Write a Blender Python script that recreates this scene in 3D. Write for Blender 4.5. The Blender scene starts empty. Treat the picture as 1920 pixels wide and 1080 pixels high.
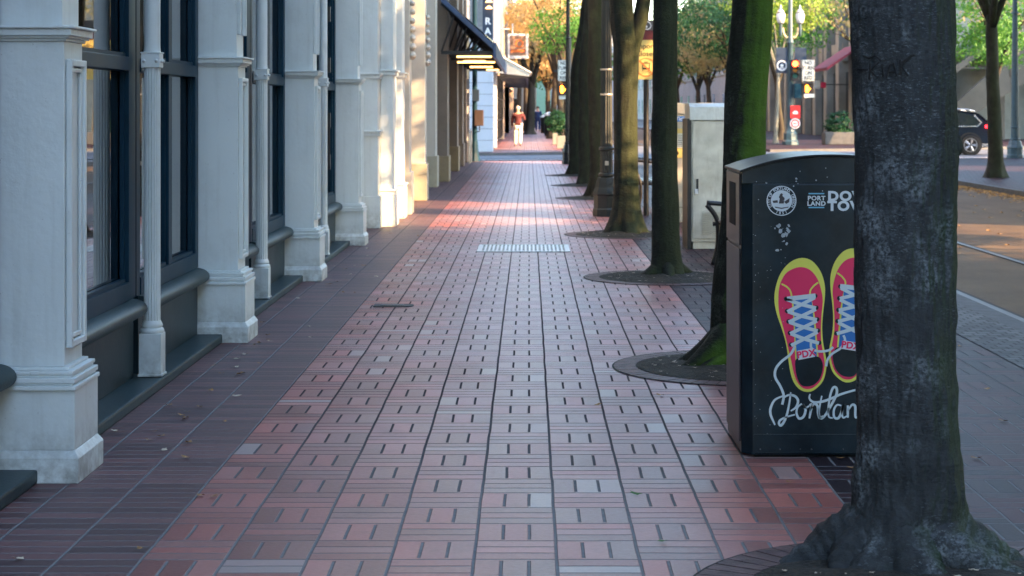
import bpy, math, random
from mathutils import Vector, Matrix, noise
R = math.radians
sc = bpy.context.scene
COL = sc.collection

# ------------------------------------------------------------------ camera, sky, sun, exposure
H, F = 1.55, 3400.0
cam_d = bpy.data.cameras.new('camera'); cam = bpy.data.objects.new('camera', cam_d); COL.objects.link(cam)
cam.location = (0, 0, H); cam.rotation_euler = (R(90), 0, 0)
cam_d.sensor_width = 36; cam_d.lens = F / 1920 * 36
cam_d.shift_x = -32 / 1920; cam_d.shift_y = -335 / 1920
cam_d.clip_end = 3000
cam_d.dof.use_dof = True; cam_d.dof.focus_distance = 8.6; cam_d.dof.aperture_fstop = 7.1
sc.camera = cam

SUN_EL, SUN_A = R(21), R(60)          # SUN_A: from straight behind the camera (-Y) towards the right (+X)
sdir = Vector((math.cos(SUN_EL) * math.sin(SUN_A), -math.cos(SUN_EL) * math.cos(SUN_A), math.sin(SUN_EL)))
w = bpy.data.worlds.new('World'); sc.world = w; w.use_nodes = True
sky = w.node_tree.nodes.new('ShaderNodeTexSky'); sky.sky_type = 'NISHITA'; sky.sun_disc = False
sky.sun_elevation = SUN_EL; sky.sun_rotation = math.atan2(sdir.x, sdir.y)
sky.air_density = 1.0; sky.dust_density = 0.6; sky.ozone_density = 1.0
bg = w.node_tree.nodes['Background']; bg.inputs[1].default_value = 0.15
w.node_tree.links.new(sky.outputs[0], bg.inputs[0])
sl = bpy.data.lights.new('sun', 'SUN'); so = bpy.data.objects.new('sun', sl); COL.objects.link(so)
sl.energy = 3.3; sl.angle = R(0.5); sl.color = (1.0, 0.60, 0.30)
so.rotation_euler = sdir.to_track_quat('Z', 'Y').to_euler()
sc.view_settings.view_transform = 'Standard'; sc.view_settings.look = 'None'
sc.view_settings.gamma = 1; sc.view_settings.exposure = 3.02
sc.cycles.max_bounces = 7; sc.cycles.diffuse_bounces = 4; sc.cycles.transparent_max_bounces = 8
sc.cycles.glossy_bounces = 3

def G(px, py, z=0.0):
    Y = F * (H - z) / (py - 205)
    return Vector(((px - 992) / F * Y, Y, z))
def X(px, Y): return (px - 992) / F * Y
def Z(py, Y): return H + (205 - py) / F * Y

# ------------------------------------------------------------------ materials
class NT:
    def __init__(s, m): s.t = m.node_tree; s.n = s.t.nodes; s.l = s.t.links
    def put(s, inp, v):
        if isinstance(v, bpy.types.NodeSocket): s.l.new(v, inp)
        elif isinstance(v, (tuple, list)): inp.default_value = tuple(v) + ((1,) if len(v) == 3 and len(inp.default_value) == 4 else ())
        else: inp.default_value = v
    def m(s, op, a, b=0.0, c=0.0):
        n = s.n.new('ShaderNodeMath'); n.operation = op
        s.put(n.inputs[0], a); s.put(n.inputs[1], b); s.put(n.inputs[2], c)
        return n.outputs[0]
    def mix(s, f, a, b, mode='MIX'):
        n = s.n.new('ShaderNodeMix'); n.data_type = 'RGBA'; n.blend_type = mode
        s.put(n.inputs[0], f); s.put(n.inputs[6], a); s.put(n.inputs[7], b)
        return n.outputs[2]
    def noise(s, vec, scale, detail=3, rough=.55):
        n = s.n.new('ShaderNodeTexNoise'); n.inputs['Scale'].default_value = scale
        n.inputs['Detail'].default_value = detail; n.inputs['Roughness'].default_value = rough
        if vec is not None: s.l.new(vec, n.inputs['Vector'])
        return n.outputs[0]
    def ramp(s, f, lo, hi):
        n = s.n.new('ShaderNodeMapRange'); s.put(n.inputs[0], f); n.inputs[1].default_value = lo; n.inputs[2].default_value = hi
        return n.outputs[0]
    def obj(s):
        return s.n.new('ShaderNodeTexCoord').outputs['Object']
    def scale(s, v, sc3):
        n = s.n.new('ShaderNodeMapping'); s.l.new(v, n.inputs[0]); n.inputs['Scale'].default_value = sc3
        return n.outputs[0]
    def bump(s, h, dist, strength=1.0):
        n = s.n.new('ShaderNodeBump'); n.inputs['Distance'].default_value = dist; n.inputs['Strength'].default_value = strength
        s.l.new(h, n.inputs['Height']); return n.outputs[0]

def new_mat(name):
    m = bpy.data.materials.new(name); m.use_nodes = True
    b = m.node_tree.nodes['Principled BSDF']
    return m, NT(m), b

def pmat(name, col, rough=.5, metal=0.0, var=.12, vscale=3.0, bump=0.0, bscale=60, emit=None, es=0, spec=.5, dirt=None, dirt_amt=.4, streak=0):
    m, t, b = new_mat(name)
    o = t.obj()
    n = t.noise(o, vscale, 4)
    lo = tuple(c * (1 - var) for c in col); hi = tuple(min(1, c * (1 + var)) for c in col)
    c = t.mix(t.ramp(n, .3, .7), lo, hi)
    if dirt:
        d = t.ramp(t.noise(o, vscale * 2.3, 6, .7), .5, .72)
        c = t.mix(t.m('MULTIPLY', d, dirt_amt), c, dirt)
    if streak:
        sn = t.ramp(t.noise(t.scale(o, (9, 9, .5)), 2.0, 4, .6), .52, .8); c = t.mix(t.m('MULTIPLY', sn, streak), c, dirt)
        sn = t.ramp(t.noise(o, 26, 3, .8), .68, .76); c = t.mix(t.m('MULTIPLY', sn, .5), c, (.16, .16, .15))
        sz = t.n.new('ShaderNodeSeparateXYZ'); t.l.new(o, sz.inputs[0])
        low = t.m('MULTIPLY', t.m('SUBTRACT', 1.0, t.ramp(sz.outputs[2], .0, .30)), t.ramp(t.noise(o, 11, 5, .7), .38, .62)); c = t.mix(t.m('MULTIPLY', low, .65), c, (.12, .11, .09))
    t.put(b.inputs['Base Color'], c)
    t.put(b.inputs['Roughness'], t.m('ADD', rough - .06, t.m('MULTIPLY', n, .12)))
    b.inputs['Metallic'].default_value = metal
    b.inputs['Specular IOR Level'].default_value = spec
    if bump: t.put(b.inputs['Normal'], t.bump(t.noise(o, bscale, 4), bump))
    if emit: b.inputs['Emission Color'].default_value = (*emit, 1); b.inputs['Emission Strength'].default_value = es
    return m

L, P = 0.2857, 0.2714
def brick_mat():
    m, t, b = new_mat('pavement_brick')
    o = t.obj(); sp = t.n.new('ShaderNodeSeparateXYZ'); t.l.new(o, sp.inputs[0])
    # slight waviness so that joints are not ruler straight
    wv = t.m('MULTIPLY', t.m('SUBTRACT', t.noise(o, 2.2, 2), .5), .010)
    wv2 = t.m('MULTIPLY', t.m('SUBTRACT', t.noise(t.scale(o, (1, 1, 1.3)), 3.1, 2), .5), .012)
    x = t.m('ADD', sp.outputs[0], wv); y = t.m('ADD', sp.outputs[1], wv2)
    u = t.m('DIVIDE', t.m('ADD', x, 1.3335), L)
    i = t.m('FLOOR', u); fu = t.m('FRACT', u)
    tt = t.m('ADD', t.m('DIVIDE', y, P), t.m('ADD', i, 40.0))
    j = t.m('FLOOR', tt); ft = t.m('FRACT', tt)
    left = t.m('LESS_THAN', sp.outputs[0], -1.333)
    right = t.m('GREATER_THAN', sp.outputs[0], 1.2378)
    vert = t.m('MULTIPLY', t.m('LESS_THAN', t.m('MODULO', j, 2.0), .5), t.m('SUBTRACT', 1.0, left))
    hor = t.m('SUBTRACT', 1.0, vert)
    fu3 = t.m('MULTIPLY', fu, 3.0); ft3 = t.m('MULTIPLY', ft, 3.0)
    sub = t.m('ADD', t.m('MULTIPLY', vert, t.m('FLOOR', fu3)), t.m('MULTIPLY', hor, t.m('ADD', t.m('FLOOR', ft3), 5.0)))
    def dist(fr, period):   # distance in metres to the nearest integer
        return t.m('MULTIPLY', t.m('SUBTRACT', .5, t.m('ABSOLUTE', t.m('SUBTRACT', fr, .5))), period)
    dcol = dist(fu, L); drow = dist(ft, P)
    din = dist(t.m('FRACT', fu3), L / 3); dih = dist(t.m('FRACT', ft3), P / 3)
    def line(d, half, soft=.0015):
        return t.m('SUBTRACT', 1.0, t.ramp(d, half - soft, half + soft))
    jcol = line(dcol, .0052); jrow = line(drow, .0046, .003)
    jin = t.m('MULTIPLY', t.m('MULTIPLY', line(din, .0056), vert), t.ramp(drow, .018, .024))
    jih = t.m('MULTIPLY', line(dih, .0046, .003), hor)
    jt = t.m('MAXIMUM', t.m('MAXIMUM', jcol, jin), t.m('MAXIMUM', jrow, jih))
    cv = t.n.new('ShaderNodeCombineXYZ'); t.l.new(i, cv.inputs[0]); t.l.new(j, cv.inputs[1]); t.l.new(sub, cv.inputs[2])
    wn = t.n.new('ShaderNodeTexWhiteNoise'); wn.noise_dimensions = '3D'; t.l.new(cv.outputs[0], wn.inputs[0])
    rnd = wn.outputs[0]
    ws = t.n.new('ShaderNodeSeparateColor'); t.l.new(wn.outputs[1], ws.inputs[0])
    big = t.noise(o, .8, 3); fine = t.noise(o, 45, 5, .7)
    red = t.mix(rnd, (.22, .052, .040), (.35, .098, .076))
    red = t.mix(t.m('MULTIPLY', t.m('GREATER_THAN', ws.outputs[1], .72), .35), red, (.38, .20, .17))
    red = t.mix(t.m('MULTIPLY', t.m('GREATER_THAN', ws.outputs[2], .8), .35), red, (.16, .06, .058))
    worn = t.m('SUBTRACT', 1.0, t.ramp(t.m('ABSOLUTE', t.m('ADD', sp.outputs[0], t.m('MULTIPLY', t.m('SUBTRACT', big, .5), 1.6))), .3, 1.35))  # walked-on middle strip; the mask also carries the painted sheen
    red = t.mix(t.m('MULTIPLY', t.m('MULTIPLY', worn, t.m('ADD', .12, t.m('MULTIPLY', t.ramp(sp.outputs[1], 6.2, 13), .88))), .75), red, (.33, .275, .33))  # wear plus sky sheen painted in as lavender, growing with distance
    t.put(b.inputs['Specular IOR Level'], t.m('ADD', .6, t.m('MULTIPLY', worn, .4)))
    drk = t.mix(rnd, (.088, .044, .046), (.135, .062, .062))
    blu = t.mix(rnd, (.022, .020, .027), (.052, .022, .027))
    c = t.mix(left, red, drk); c = t.mix(right, c, blu)
    c = t.mix(t.m('MULTIPLY', t.ramp(fine, .35, .75), .18), c, (.16, .12, .12))
    c = t.mix(t.m('MULTIPLY', t.ramp(t.noise(o, 3.5, 6, .7), .52, .75), .38), c, (.05, .035, .035))
    c = t.mix(1.0, c, t.mix(ws.outputs[0], (.74, .72, .74), (1.18, 1.16, 1.16)), 'MULTIPLY')
    c = t.mix(t.m('MULTIPLY', t.m('MULTIPLY', t.m('GREATER_THAN', t.m('FRACT', t.m('MULTIPLY', ws.outputs[2], 7.3)), .965), .6), t.m('SUBTRACT', 1.0, t.m('MAXIMUM', left, right))), c, (.36, .31, .30))
    # mortar: pale near the camera and at the edges, dark sand further on
    yn = t.m('ADD', sp.outputs[1], t.m('MULTIPLY', t.m('SUBTRACT', big, .5), 3.5))
    pale = t.m('SUBTRACT', 1.0, t.ramp(yn, 6.4, 9.6))
    pale = t.m('MAXIMUM', pale, t.m('MULTIPLY', right, t.m('SUBTRACT', 1.0, t.ramp(yn, 9, 14))))
    pale = t.m('MAXIMUM', pale, t.m('MULTIPLY', left, t.m('SUBTRACT', 1.0, t.m('MULTIPLY', t.ramp(yn, 9, 22), .7))))
    mort = t.mix(pale, (.030, .027, .036), (.24, .25, .26))
    mort = t.mix(t.m('MULTIPLY', t.noise(o, 30, 3), .6), mort, (.07, .065, .07))
    c = t.mix(jt, c, mort)
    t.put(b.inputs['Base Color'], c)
    t.put(b.inputs['Roughness'], t.m('ADD', t.m('SUBTRACT', .33, t.m('MULTIPLY', worn, .07)), t.m('MULTIPLY', t.m('ADD', t.m('MULTIPLY', rnd, .4), fine), .22)))
    rg = b.inputs['Roughness'].links[0].from_socket; t.put(b.inputs['Roughness'], t.m('ADD', t.m('MAXIMUM', rg, t.m('MULTIPLY', t.m('MAXIMUM', left, right), .5)), t.m('MULTIPLY', jt, .5)))
    sg = b.inputs['Specular IOR Level'].links[0].from_socket; t.put(b.inputs['Specular IOR Level'], t.m('MULTIPLY', t.m('MULTIPLY', sg, t.m('SUBTRACT', 1.0, t.m('MULTIPLY', jt, .9))), t.m('SUBTRACT', 1.0, t.m('MAXIMUM', t.m('MULTIPLY', left, .5), t.m('MULTIPLY', right, .88)))))
    h = t.m('ADD', t.m('MULTIPLY', t.m('SUBTRACT', 1.0, jt), 1.0), t.m('ADD', t.m('MULTIPLY', fine, .35), t.m('MULTIPLY', ws.outputs[0], .35)))
    t.put(b.inputs['Normal'], t.bump(h, .004, .8))
    return m

def asphalt_mat(name, c0, c1, sett=False):
    m, t, b = new_mat(name)
    o = t.obj()
    c = t.mix(t.ramp(t.noise(o, .6, 6, .65), .35, .65), c0, c1)
    c = t.mix(t.m('MULTIPLY', t.ramp(t.noise(o, 120, 3, .8), .45, .7), .5), c, tuple(k * 1.9 for k in c1))
    c = t.mix(t.m('MULTIPLY', t.ramp(t.noise(t.scale(o, (1, .12, 1)), 2.2, 5, .7), .5, .8), .5), c, tuple(k * .45 for k in c0))
    t.put(b.inputs['Base Color'], c); b.inputs['Roughness'].default_value = .7; b.inputs['Specular IOR Level'].default_value = .1
    t.put(b.inputs['Normal'], t.bump(t.noise(o, 90, 4, .8), .006))
    return m

def brickwall_mat(name, c1, c2, mo, sw=.22, sh=.07, axis='Y'):
    m, t, b = new_mat(name)
    o = t.obj(); sp = t.n.new('ShaderNodeSeparateXYZ'); t.l.new(o, sp.inputs[0])
    cb = t.n.new('ShaderNodeCombineXYZ')
    if name == 'granite_setts': t.l.new(sp.outputs[0], cb.inputs[0]); t.l.new(sp.outputs[1], cb.inputs[1])
    else: t.l.new(t.m('ADD', sp.outputs[0], sp.outputs[1]), cb.inputs[0]); t.l.new(sp.outputs[2], cb.inputs[1])
    n = t.n.new('ShaderNodeTexBrick'); t.l.new(cb.outputs[0], n.inputs[0])
    t.put(n.inputs[1], c1); t.put(n.inputs[2], c2); t.put(n.inputs[3], mo)
    n.inputs['Scale'].default_value = 1; n.inputs['Brick Width'].default_value = sw; n.inputs['Row Height'].default_value = sh
    n.inputs['Mortar Size'].default_value = .006 if sh < .2 else .012
    b.inputs['Specular IOR Level'].default_value = .25
    c = t.mix(t.m('MULTIPLY', t.ramp(t.noise(o, .7, 6, .7), .4, .7), .35), n.outputs[0], tuple(k * .6 for k in c1))
    t.put(b.inputs['Base Color'], c); b.inputs['Roughness'].default_value = .8
    t.put(b.inputs['Normal'], t.bump(t.m('SUBTRACT', 1.0, n.outputs[1]), .006))
    return m

def bark_mat(name, base, light, moss, moss_amt, lichen=.5, bscale=1.0, mdir=(1, 0, 0)):
    m, t, b = new_mat(name)
    o = t.obj(); st = t.scale(o, (1, 1, .35))
    n1 = t.noise(st, 22 * bscale, 6, .68); n2 = t.noise(o, 5 * bscale, 5, .6); n3 = t.noise(o, 70 * bscale, 4, .7)
    c = t.mix(t.ramp(n1, .35, .65), tuple(k * .55 for k in base), base)
    c = t.mix(t.m('MULTIPLY', t.m('MULTIPLY', t.ramp(n2, .5, .66), t.ramp(n3, .42, .6)), lichen), c, light)
    c = t.mix(t.m('MULTIPLY', t.m('MULTIPLY', t.ramp(t.noise(t.scale(o, (1, 1, 3.2)), 55 * bscale, 5, .75), .56, .66), t.ramp(t.noise(o, 3.3, 3), .42, .62)), lichen), c, light)
    geo = t.n.new('ShaderNodeNewGeometry'); dp = t.n.new('ShaderNodeVectorMath'); dp.operation = 'DOT_PRODUCT'
    t.l.new(geo.outputs['Normal'], dp.inputs[0]); dp.inputs[1].default_value = mdir
    ms = t.m('MULTIPLY', t.ramp(t.m('ADD', dp.outputs['Value'], t.m('MULTIPLY', t.m('SUBTRACT', n2, .5), 1.6)), .1, .95), moss_amt)
    c = t.mix(ms, c, moss)
    t.put(b.inputs['Base Color'], c); b.inputs['Roughness'].default_value = .72; b.inputs['Specular IOR Level'].default_value = .2
    hh = t.m('ADD', t.m('MULTIPLY', t.noise(t.scale(o, (.8, .8, 1.5)), 30 * bscale, 6, .7), .6), t.m('ADD', t.m('MULTIPLY', n1, .35), t.m('MULTIPLY', n3, .3)))
    t.put(b.inputs['Normal'], t.bump(hh, .022))
    return m

def leaf_mat(name, a, bcol):
    m, t, b = new_mat(name)
    o = t.obj()
    c = t.mix(t.ramp(t.noise(o, 1.1, 3), .35, .65), a, bcol)
    c = t.mix(t.m('MULTIPLY', t.noise(o, 9, 2), .5), c, tuple(k * .5 for k in a))
    t.put(b.inputs['Base Color'], c); b.inputs['Roughness'].default_value = .55
    tr = t.n.new('ShaderNodeBsdfTranslucent'); t.put(tr.inputs[0], c)
    ms = t.n.new('ShaderNodeMixShader'); ms.inputs[0].default_value = .45
    t.l.new(b.outputs[0], ms.inputs[1]); t.l.new(tr.outputs[0], ms.inputs[2])
    t.l.new(ms.outputs[0], t.n['Material Output'].inputs[0])
    return m

def glass_mat(name, tint=(.75, .85, .88), base=.07):
    m, t, b = new_mat(name)
    fr = t.n.new('ShaderNodeFresnel'); fr.inputs[0].default_value = 1.5
    g = t.n.new('ShaderNodeBsdfGlossy'); g.inputs['Roughness'].default_value = .015
    tr = t.n.new('ShaderNodeBsdfTransparent'); t.put(tr.inputs[0], tint)
    ms = t.n.new('ShaderNodeMixShader'); t.put(ms.inputs[0], t.m('MINIMUM', t.m('ADD', fr.outputs[0], base), 1.0))
    t.l.new(tr.outputs[0], ms.inputs[1]); t.l.new(g.outputs[0], ms.inputs[2])
    t.l.new(ms.outputs[0], t.n['Material Output'].inputs[0])
    return m

M = {}
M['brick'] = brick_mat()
M['asphalt'] = asphalt_mat('track_street_surface', (.070, .050, .034), (.120, .085, .052))
M['asphalt2'] = asphalt_mat('cross_street_asphalt', (.12, .13, .145), (.16, .17, .185))
M['ground'] = asphalt_mat('earth', (.08, .075, .07), (.10, .095, .09))
M['kerb'] = pmat('granite_kerb', (.10, .105, .11), .75, spec=.15, var=.2, vscale=8, bump=.004, bscale=90)
M['setts'] = brickwall_mat('granite_setts', (.08, .087, .09), (.15, .157, .16), (.04, .04, .042), .1, .1)
M['ringbrick'] = pmat('ring_brick', (.095, .06, .062), .55, spec=.2, var=.45, vscale=14, bump=.004)
M['soil'] = pmat('soil', (.022, .020, .016), .9, var=.5, vscale=20, bump=.03, bscale=45, dirt=(.08, .075, .05), dirt_amt=.7)
M['cream'] = pmat('cream_paint', (.62, .685, .69), .45, var=.06, vscale=1.3, bump=.002, bscale=28, dirt=(.28, .30, .28), dirt_amt=.2, streak=.25)
M['cream2'] = pmat('warm_cream_paint', (.52, .50, .43), .5, var=.08, vscale=1.2, bump=.0015, bscale=30, dirt=(.28, .26, .22), dirt_amt=.25)
M['plinth'] = pmat('olive_plinth_paint', (.36, .34, .25), .5, var=.1, dirt=(.2, .19, .15))
M['teal'] = pmat('dark_teal_paint', (.010, .027, .036), .4, spec=.25, var=.2, vscale=5, bump=.001, bscale=50, dirt=(.05, .06, .06))
M['sillpaint'] = pmat('grey_green_sill_paint', (.024, .048, .055), .45, spec=.3, var=.15, vscale=4, bump=.0015, bscale=60)
M['navyframe'] = pmat('navy_window_paint', (.008, .034, .058), .4, spec=.1, var=.15, vscale=4)
M['glass'] = glass_mat('window_glass', base=.28)
M['blind'] = pmat('pale_blind', (.62, .68, .62), .8, var=.06, vscale=3)
M['interior'] = pmat('dim_interior', (.05, .045, .04), .9, var=.4, vscale=1)
M['tan'] = pmat('tan_stone', (.20, .155, .115), .6, var=.15, vscale=1.2, bump=.004, bscale=30, dirt=(.1, .08, .06))
M['tan2'] = pmat('ochre_plinth_stone', (.26, .20, .11), .6, var=.15, vscale=2, dirt=(.12, .09, .06))
M['darkwall'] = pmat('dark_shopfront', (.022, .022, .024), .45, var=.3)
M['bluemetal'] = pmat('blue_painted_steel', (.035, .075, .17), .35, var=.2)
M['blacksteel'] = pmat('black_painted_steel', (.010, .011, .013), .4, var=.3, dirt=(.03, .03, .03))
M['lampgreen'] = pmat('dark_green_cast_iron', (.012, .020, .022), .42, var=.3, vscale=9, bump=.002, bscale=60, dirt=(.03, .04, .04))
M['lampblue'] = pmat('blue_green_cast_iron', (.035, .075, .095), .42, var=.2, vscale=9)
M['globe'] = pmat('lamp_globe', (.62, .64, .66), .3, var=.05)
M['gold'] = pmat('cream_scrollwork', (.42, .36, .22), .5, var=.15)
M['steel'] = None
m_, t_, b_ = new_mat('worn_stainless'); o_ = t_.obj()
c_ = t_.mix(t_.ramp(t_.noise(o_, 3.5, 6, .65), .35, .7), (.44, .42, .36), (.66, .64, .57))
c_ = t_.mix(t_.m('MULTIPLY', t_.ramp(t_.noise(t_.scale(o_, (6, 6, 1)), 2, 5, .7), .55, .8), .5), c_, (.20, .15, .10))
t_.put(b_.inputs['Base Color'], c_); b_.inputs['Metallic'].default_value = .45
t_.put(b_.inputs['Roughness'], t_.m('ADD', .3, t_.m('MULTIPLY', t_.noise(o_, 6, 5), .2)))
t_.put(b_.inputs['Normal'], t_.bump(t_.noise(o_, 2.2, 2), .03, .5)); M['steel'] = m_
M['beige'] = pmat('beige_enamel', (.44, .42, .34), .45, var=.06, dirt=(.3, .27, .2))
M['white'] = pmat('white_paint', (.74, .76, .76), .5, var=.03)
M['offwhite'] = pmat('print_white', (.72, .80, .84), .5, var=.02, spec=.3)
M['cyan'] = pmat('print_cyan', (.20, .55, .75), .5, var=.02)
M['yellow'] = pmat('print_yellow', (.80, .80, .12), .5, var=.04)
M['pinkred'] = pmat('print_red', (.86, .025, .13), .5, var=.04)
M['blueprint'] = pmat('print_blue', (.02, .18, .55), .5, var=.04)
M['lace'] = pmat('print_lace', (.62, .74, .78), .5, var=.05)
M['binblack'] = pmat('bin_black_wrap', (.007, .019, .028), .33, spec=.28, var=.5, vscale=6, bump=.0006, bscale=200, dirt=(.03, .045, .05), dirt_amt=.3)
M['binside'] = pmat('bin_side_plastic', (.050, .045, .055), .38, var=.35, vscale=5, dirt=(.09, .07, .07))
M['binlid'] = pmat('bin_lid_plastic', (.012, .014, .016), .42, spec=.25, var=.3, vscale=6)
M['void'] = pmat('opening_black', (.003, .003, .003), .8)
M['smudge'] = pmat('sticker_residue', (.42, .48, .52), .8, var=.3, vscale=40)
M['signyellow'] = pmat('sign_yellow', (.66, .52, .16), .5, var=.03)
M['maroon'] = pmat('maroon_paint', (.10, .012, .016), .5)
M['orangepaint'] = pmat('orange_ring_paint', (.62, .16, .03), .5)
M['signred'] = pmat('sign_red', (.72, .03, .03), .45)
M['ink'] = pmat('black_ink', (.012, .012, .014), .5)
M['signwhite'] = pmat('sign_white', (.66, .68, .60), .5, var=.03)
M['lred'] = pmat('lit_red_lens', (.6, .02, .01), .4, emit=(1, .05, .01), es=5)
M['lamber'] = pmat('unlit_amber_lens', (.28, .12, .01), .3)
M['lgreen'] = pmat('unlit_green_lens', (.01, .10, .09), .3)
M['lhand'] = pmat('lit_orange_hand', (.6, .15, .01), .4, emit=(1, .22, .01), es=4)
M['lwarm'] = pmat('warm_glow', (.9, .6, .3), .4, emit=(1, .50, .14), es=1.0)
M['ltail'] = pmat('lit_tail_lamp', (.5, .01, .01), .3, emit=(1, .02, .03), es=1.5)
M['lledge'] = pmat('lit_green_led', (.1, .6, .2), .4, emit=(.1, 1, .3), es=1.0)
M['navy'] = pmat('navy_sign_paint', (.012, .028, .060), .45)
M['stone'] = brickwall_mat('white_stone_courses', (.50, .55, .60), (.46, .50, .56), (.22, .24, .27), 1.4, .42)
M['greybrick'] = brickwall_mat('grey_brick', (.22, .23, .24), (.28, .29, .30), (.36, .36, .36), .22, .075)
M['peach'] = brickwall_mat('peach_stone', (.55, .42, .31), (.60, .46, .34), (.35, .27, .2), 1.0, .4)
M['concrete'] = pmat('weathered_concrete', (.22, .235, .21), .8, var=.2, vscale=.8, bump=.008, bscale=12, dirt=(.10, .10, .09))
M['concrete_d'] = pmat('dark_concrete', (.09, .085, .07), .8, var=.25, vscale=.8, bump=.008, bscale=12)
M['offbrick'] = brickwall_mat('buff_brick', (.30, .24, .18), (.36, .29, .22), (.3, .28, .25), .22, .075)
M['awnred'] = pmat('red_awning_cloth', (.22, .03, .05), .8, var=.15)
M['carpaint'] = pmat('dark_blue_car_paint', (.008, .016, .030), .18, var=.05)
M['tyre'] = pmat('tyre_rubber', (.012, .012, .012), .8)
M['alloy'] = pmat('alloy_rim', (.45, .46, .48), .3, metal=.9)
M['carglass'] = pmat('dark_car_glass', (.012, .018, .022), .06, spec=.8)
M['chrome'] = pmat('bright_trim', (.60, .62, .64), .25, metal=.8)
M['bark0'] = bark_mat('grey_bark', (.048, .055, .060), (.25, .29, .32), (.018, .040, .010), .85, .7, 1.0, (.93, .1, 0))
M['bark1'] = bark_mat('mossy_bark', (.022, .025, .017), (.09, .10, .08), (.085, .18, .016), .9, .9, 1.0, (.75, -.6, .1))
M['bark2'] = bark_mat('dark_bark', (.026, .027, .021), (.085, .09, .07), (.030, .045, .014), .6, .6, 1.0, (.6, -.7, 0))
M['barkf'] = bark_mat('far_bark', (.06, .05, .04), (.12, .11, .1), (.05, .06, .02), .3, .3, .5)
M['birch'] = bark_mat('pale_bark', (.22, .23, .20), (.35, .36, .33), (.1, .13, .08), .3, .4, .6)
M['carve'] = pmat('carved_bark', (.012, .012, .012), .9)
M['lf_green'] = leaf_mat('green_leaves', (.05, .19, .03), (.13, .34, .04))
M['lf_deep'] = leaf_mat('deep_green_leaves', (.015, .08, .035), (.03, .14, .045))
M['lf_lime'] = leaf_mat('lime_leaves', (.16, .32, .035), (.38, .46, .07))
M['lf_gold'] = leaf_mat('golden_leaves', (.50, .34, .12), (.66, .50, .24))
M['lf_tan'] = leaf_mat('tan_green_leaves', (.24, .27, .10), (.44, .34, .19))
M['dry'] = pmat('dry_leaf', (.30, .16, .06), .7, var=.3, vscale=30)
M['drypale'] = pmat('pale_dry_leaf', (.50, .42, .32), .7, var=.3, vscale=30)
M['drygreen'] = pmat('green_fallen_leaf', (.05, .14, .03), .7, var=.3, vscale=30)
M['litter'] = pmat('yellow_leaf_litter', (.45, .24, .06), .8, var=.5, vscale=12)
M['skin'] = pmat('skin', (.50, .30, .22), .5, var=.05)
M['hairw'] = pmat('grey_hair', (.50, .46, .42), .7)
M['haird'] = pmat('dark_hair', (.03, .02, .015), .7)
M['maroonknit'] = pmat('maroon_knit', (.085, .018, .020), .9, var=.2, vscale=20)
M['creamcloth'] = pmat('cream_cloth', (.72, .68, .60), .85, var=.05)
M['navycloth'] = pmat('navy_cloth', (.015, .035, .11), .85, var=.2)
M['shoe'] = pmat('shoe_leather', (.04, .035, .03), .6)
M['brownbox'] = pmat('brown_enamel', (.05, .035, .032), .5)
M['grate'] = pmat('pale_cast_grate', (.50, .56, .60), .4, metal=.3, var=.1, vscale=10)
M['rail'] = pmat('worn_rail_steel', (.07, .065, .065), .5, metal=.8)
M['bricktrim'] = pmat('brownstone', (.28, .17, .11), .7, var=.15)

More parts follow.
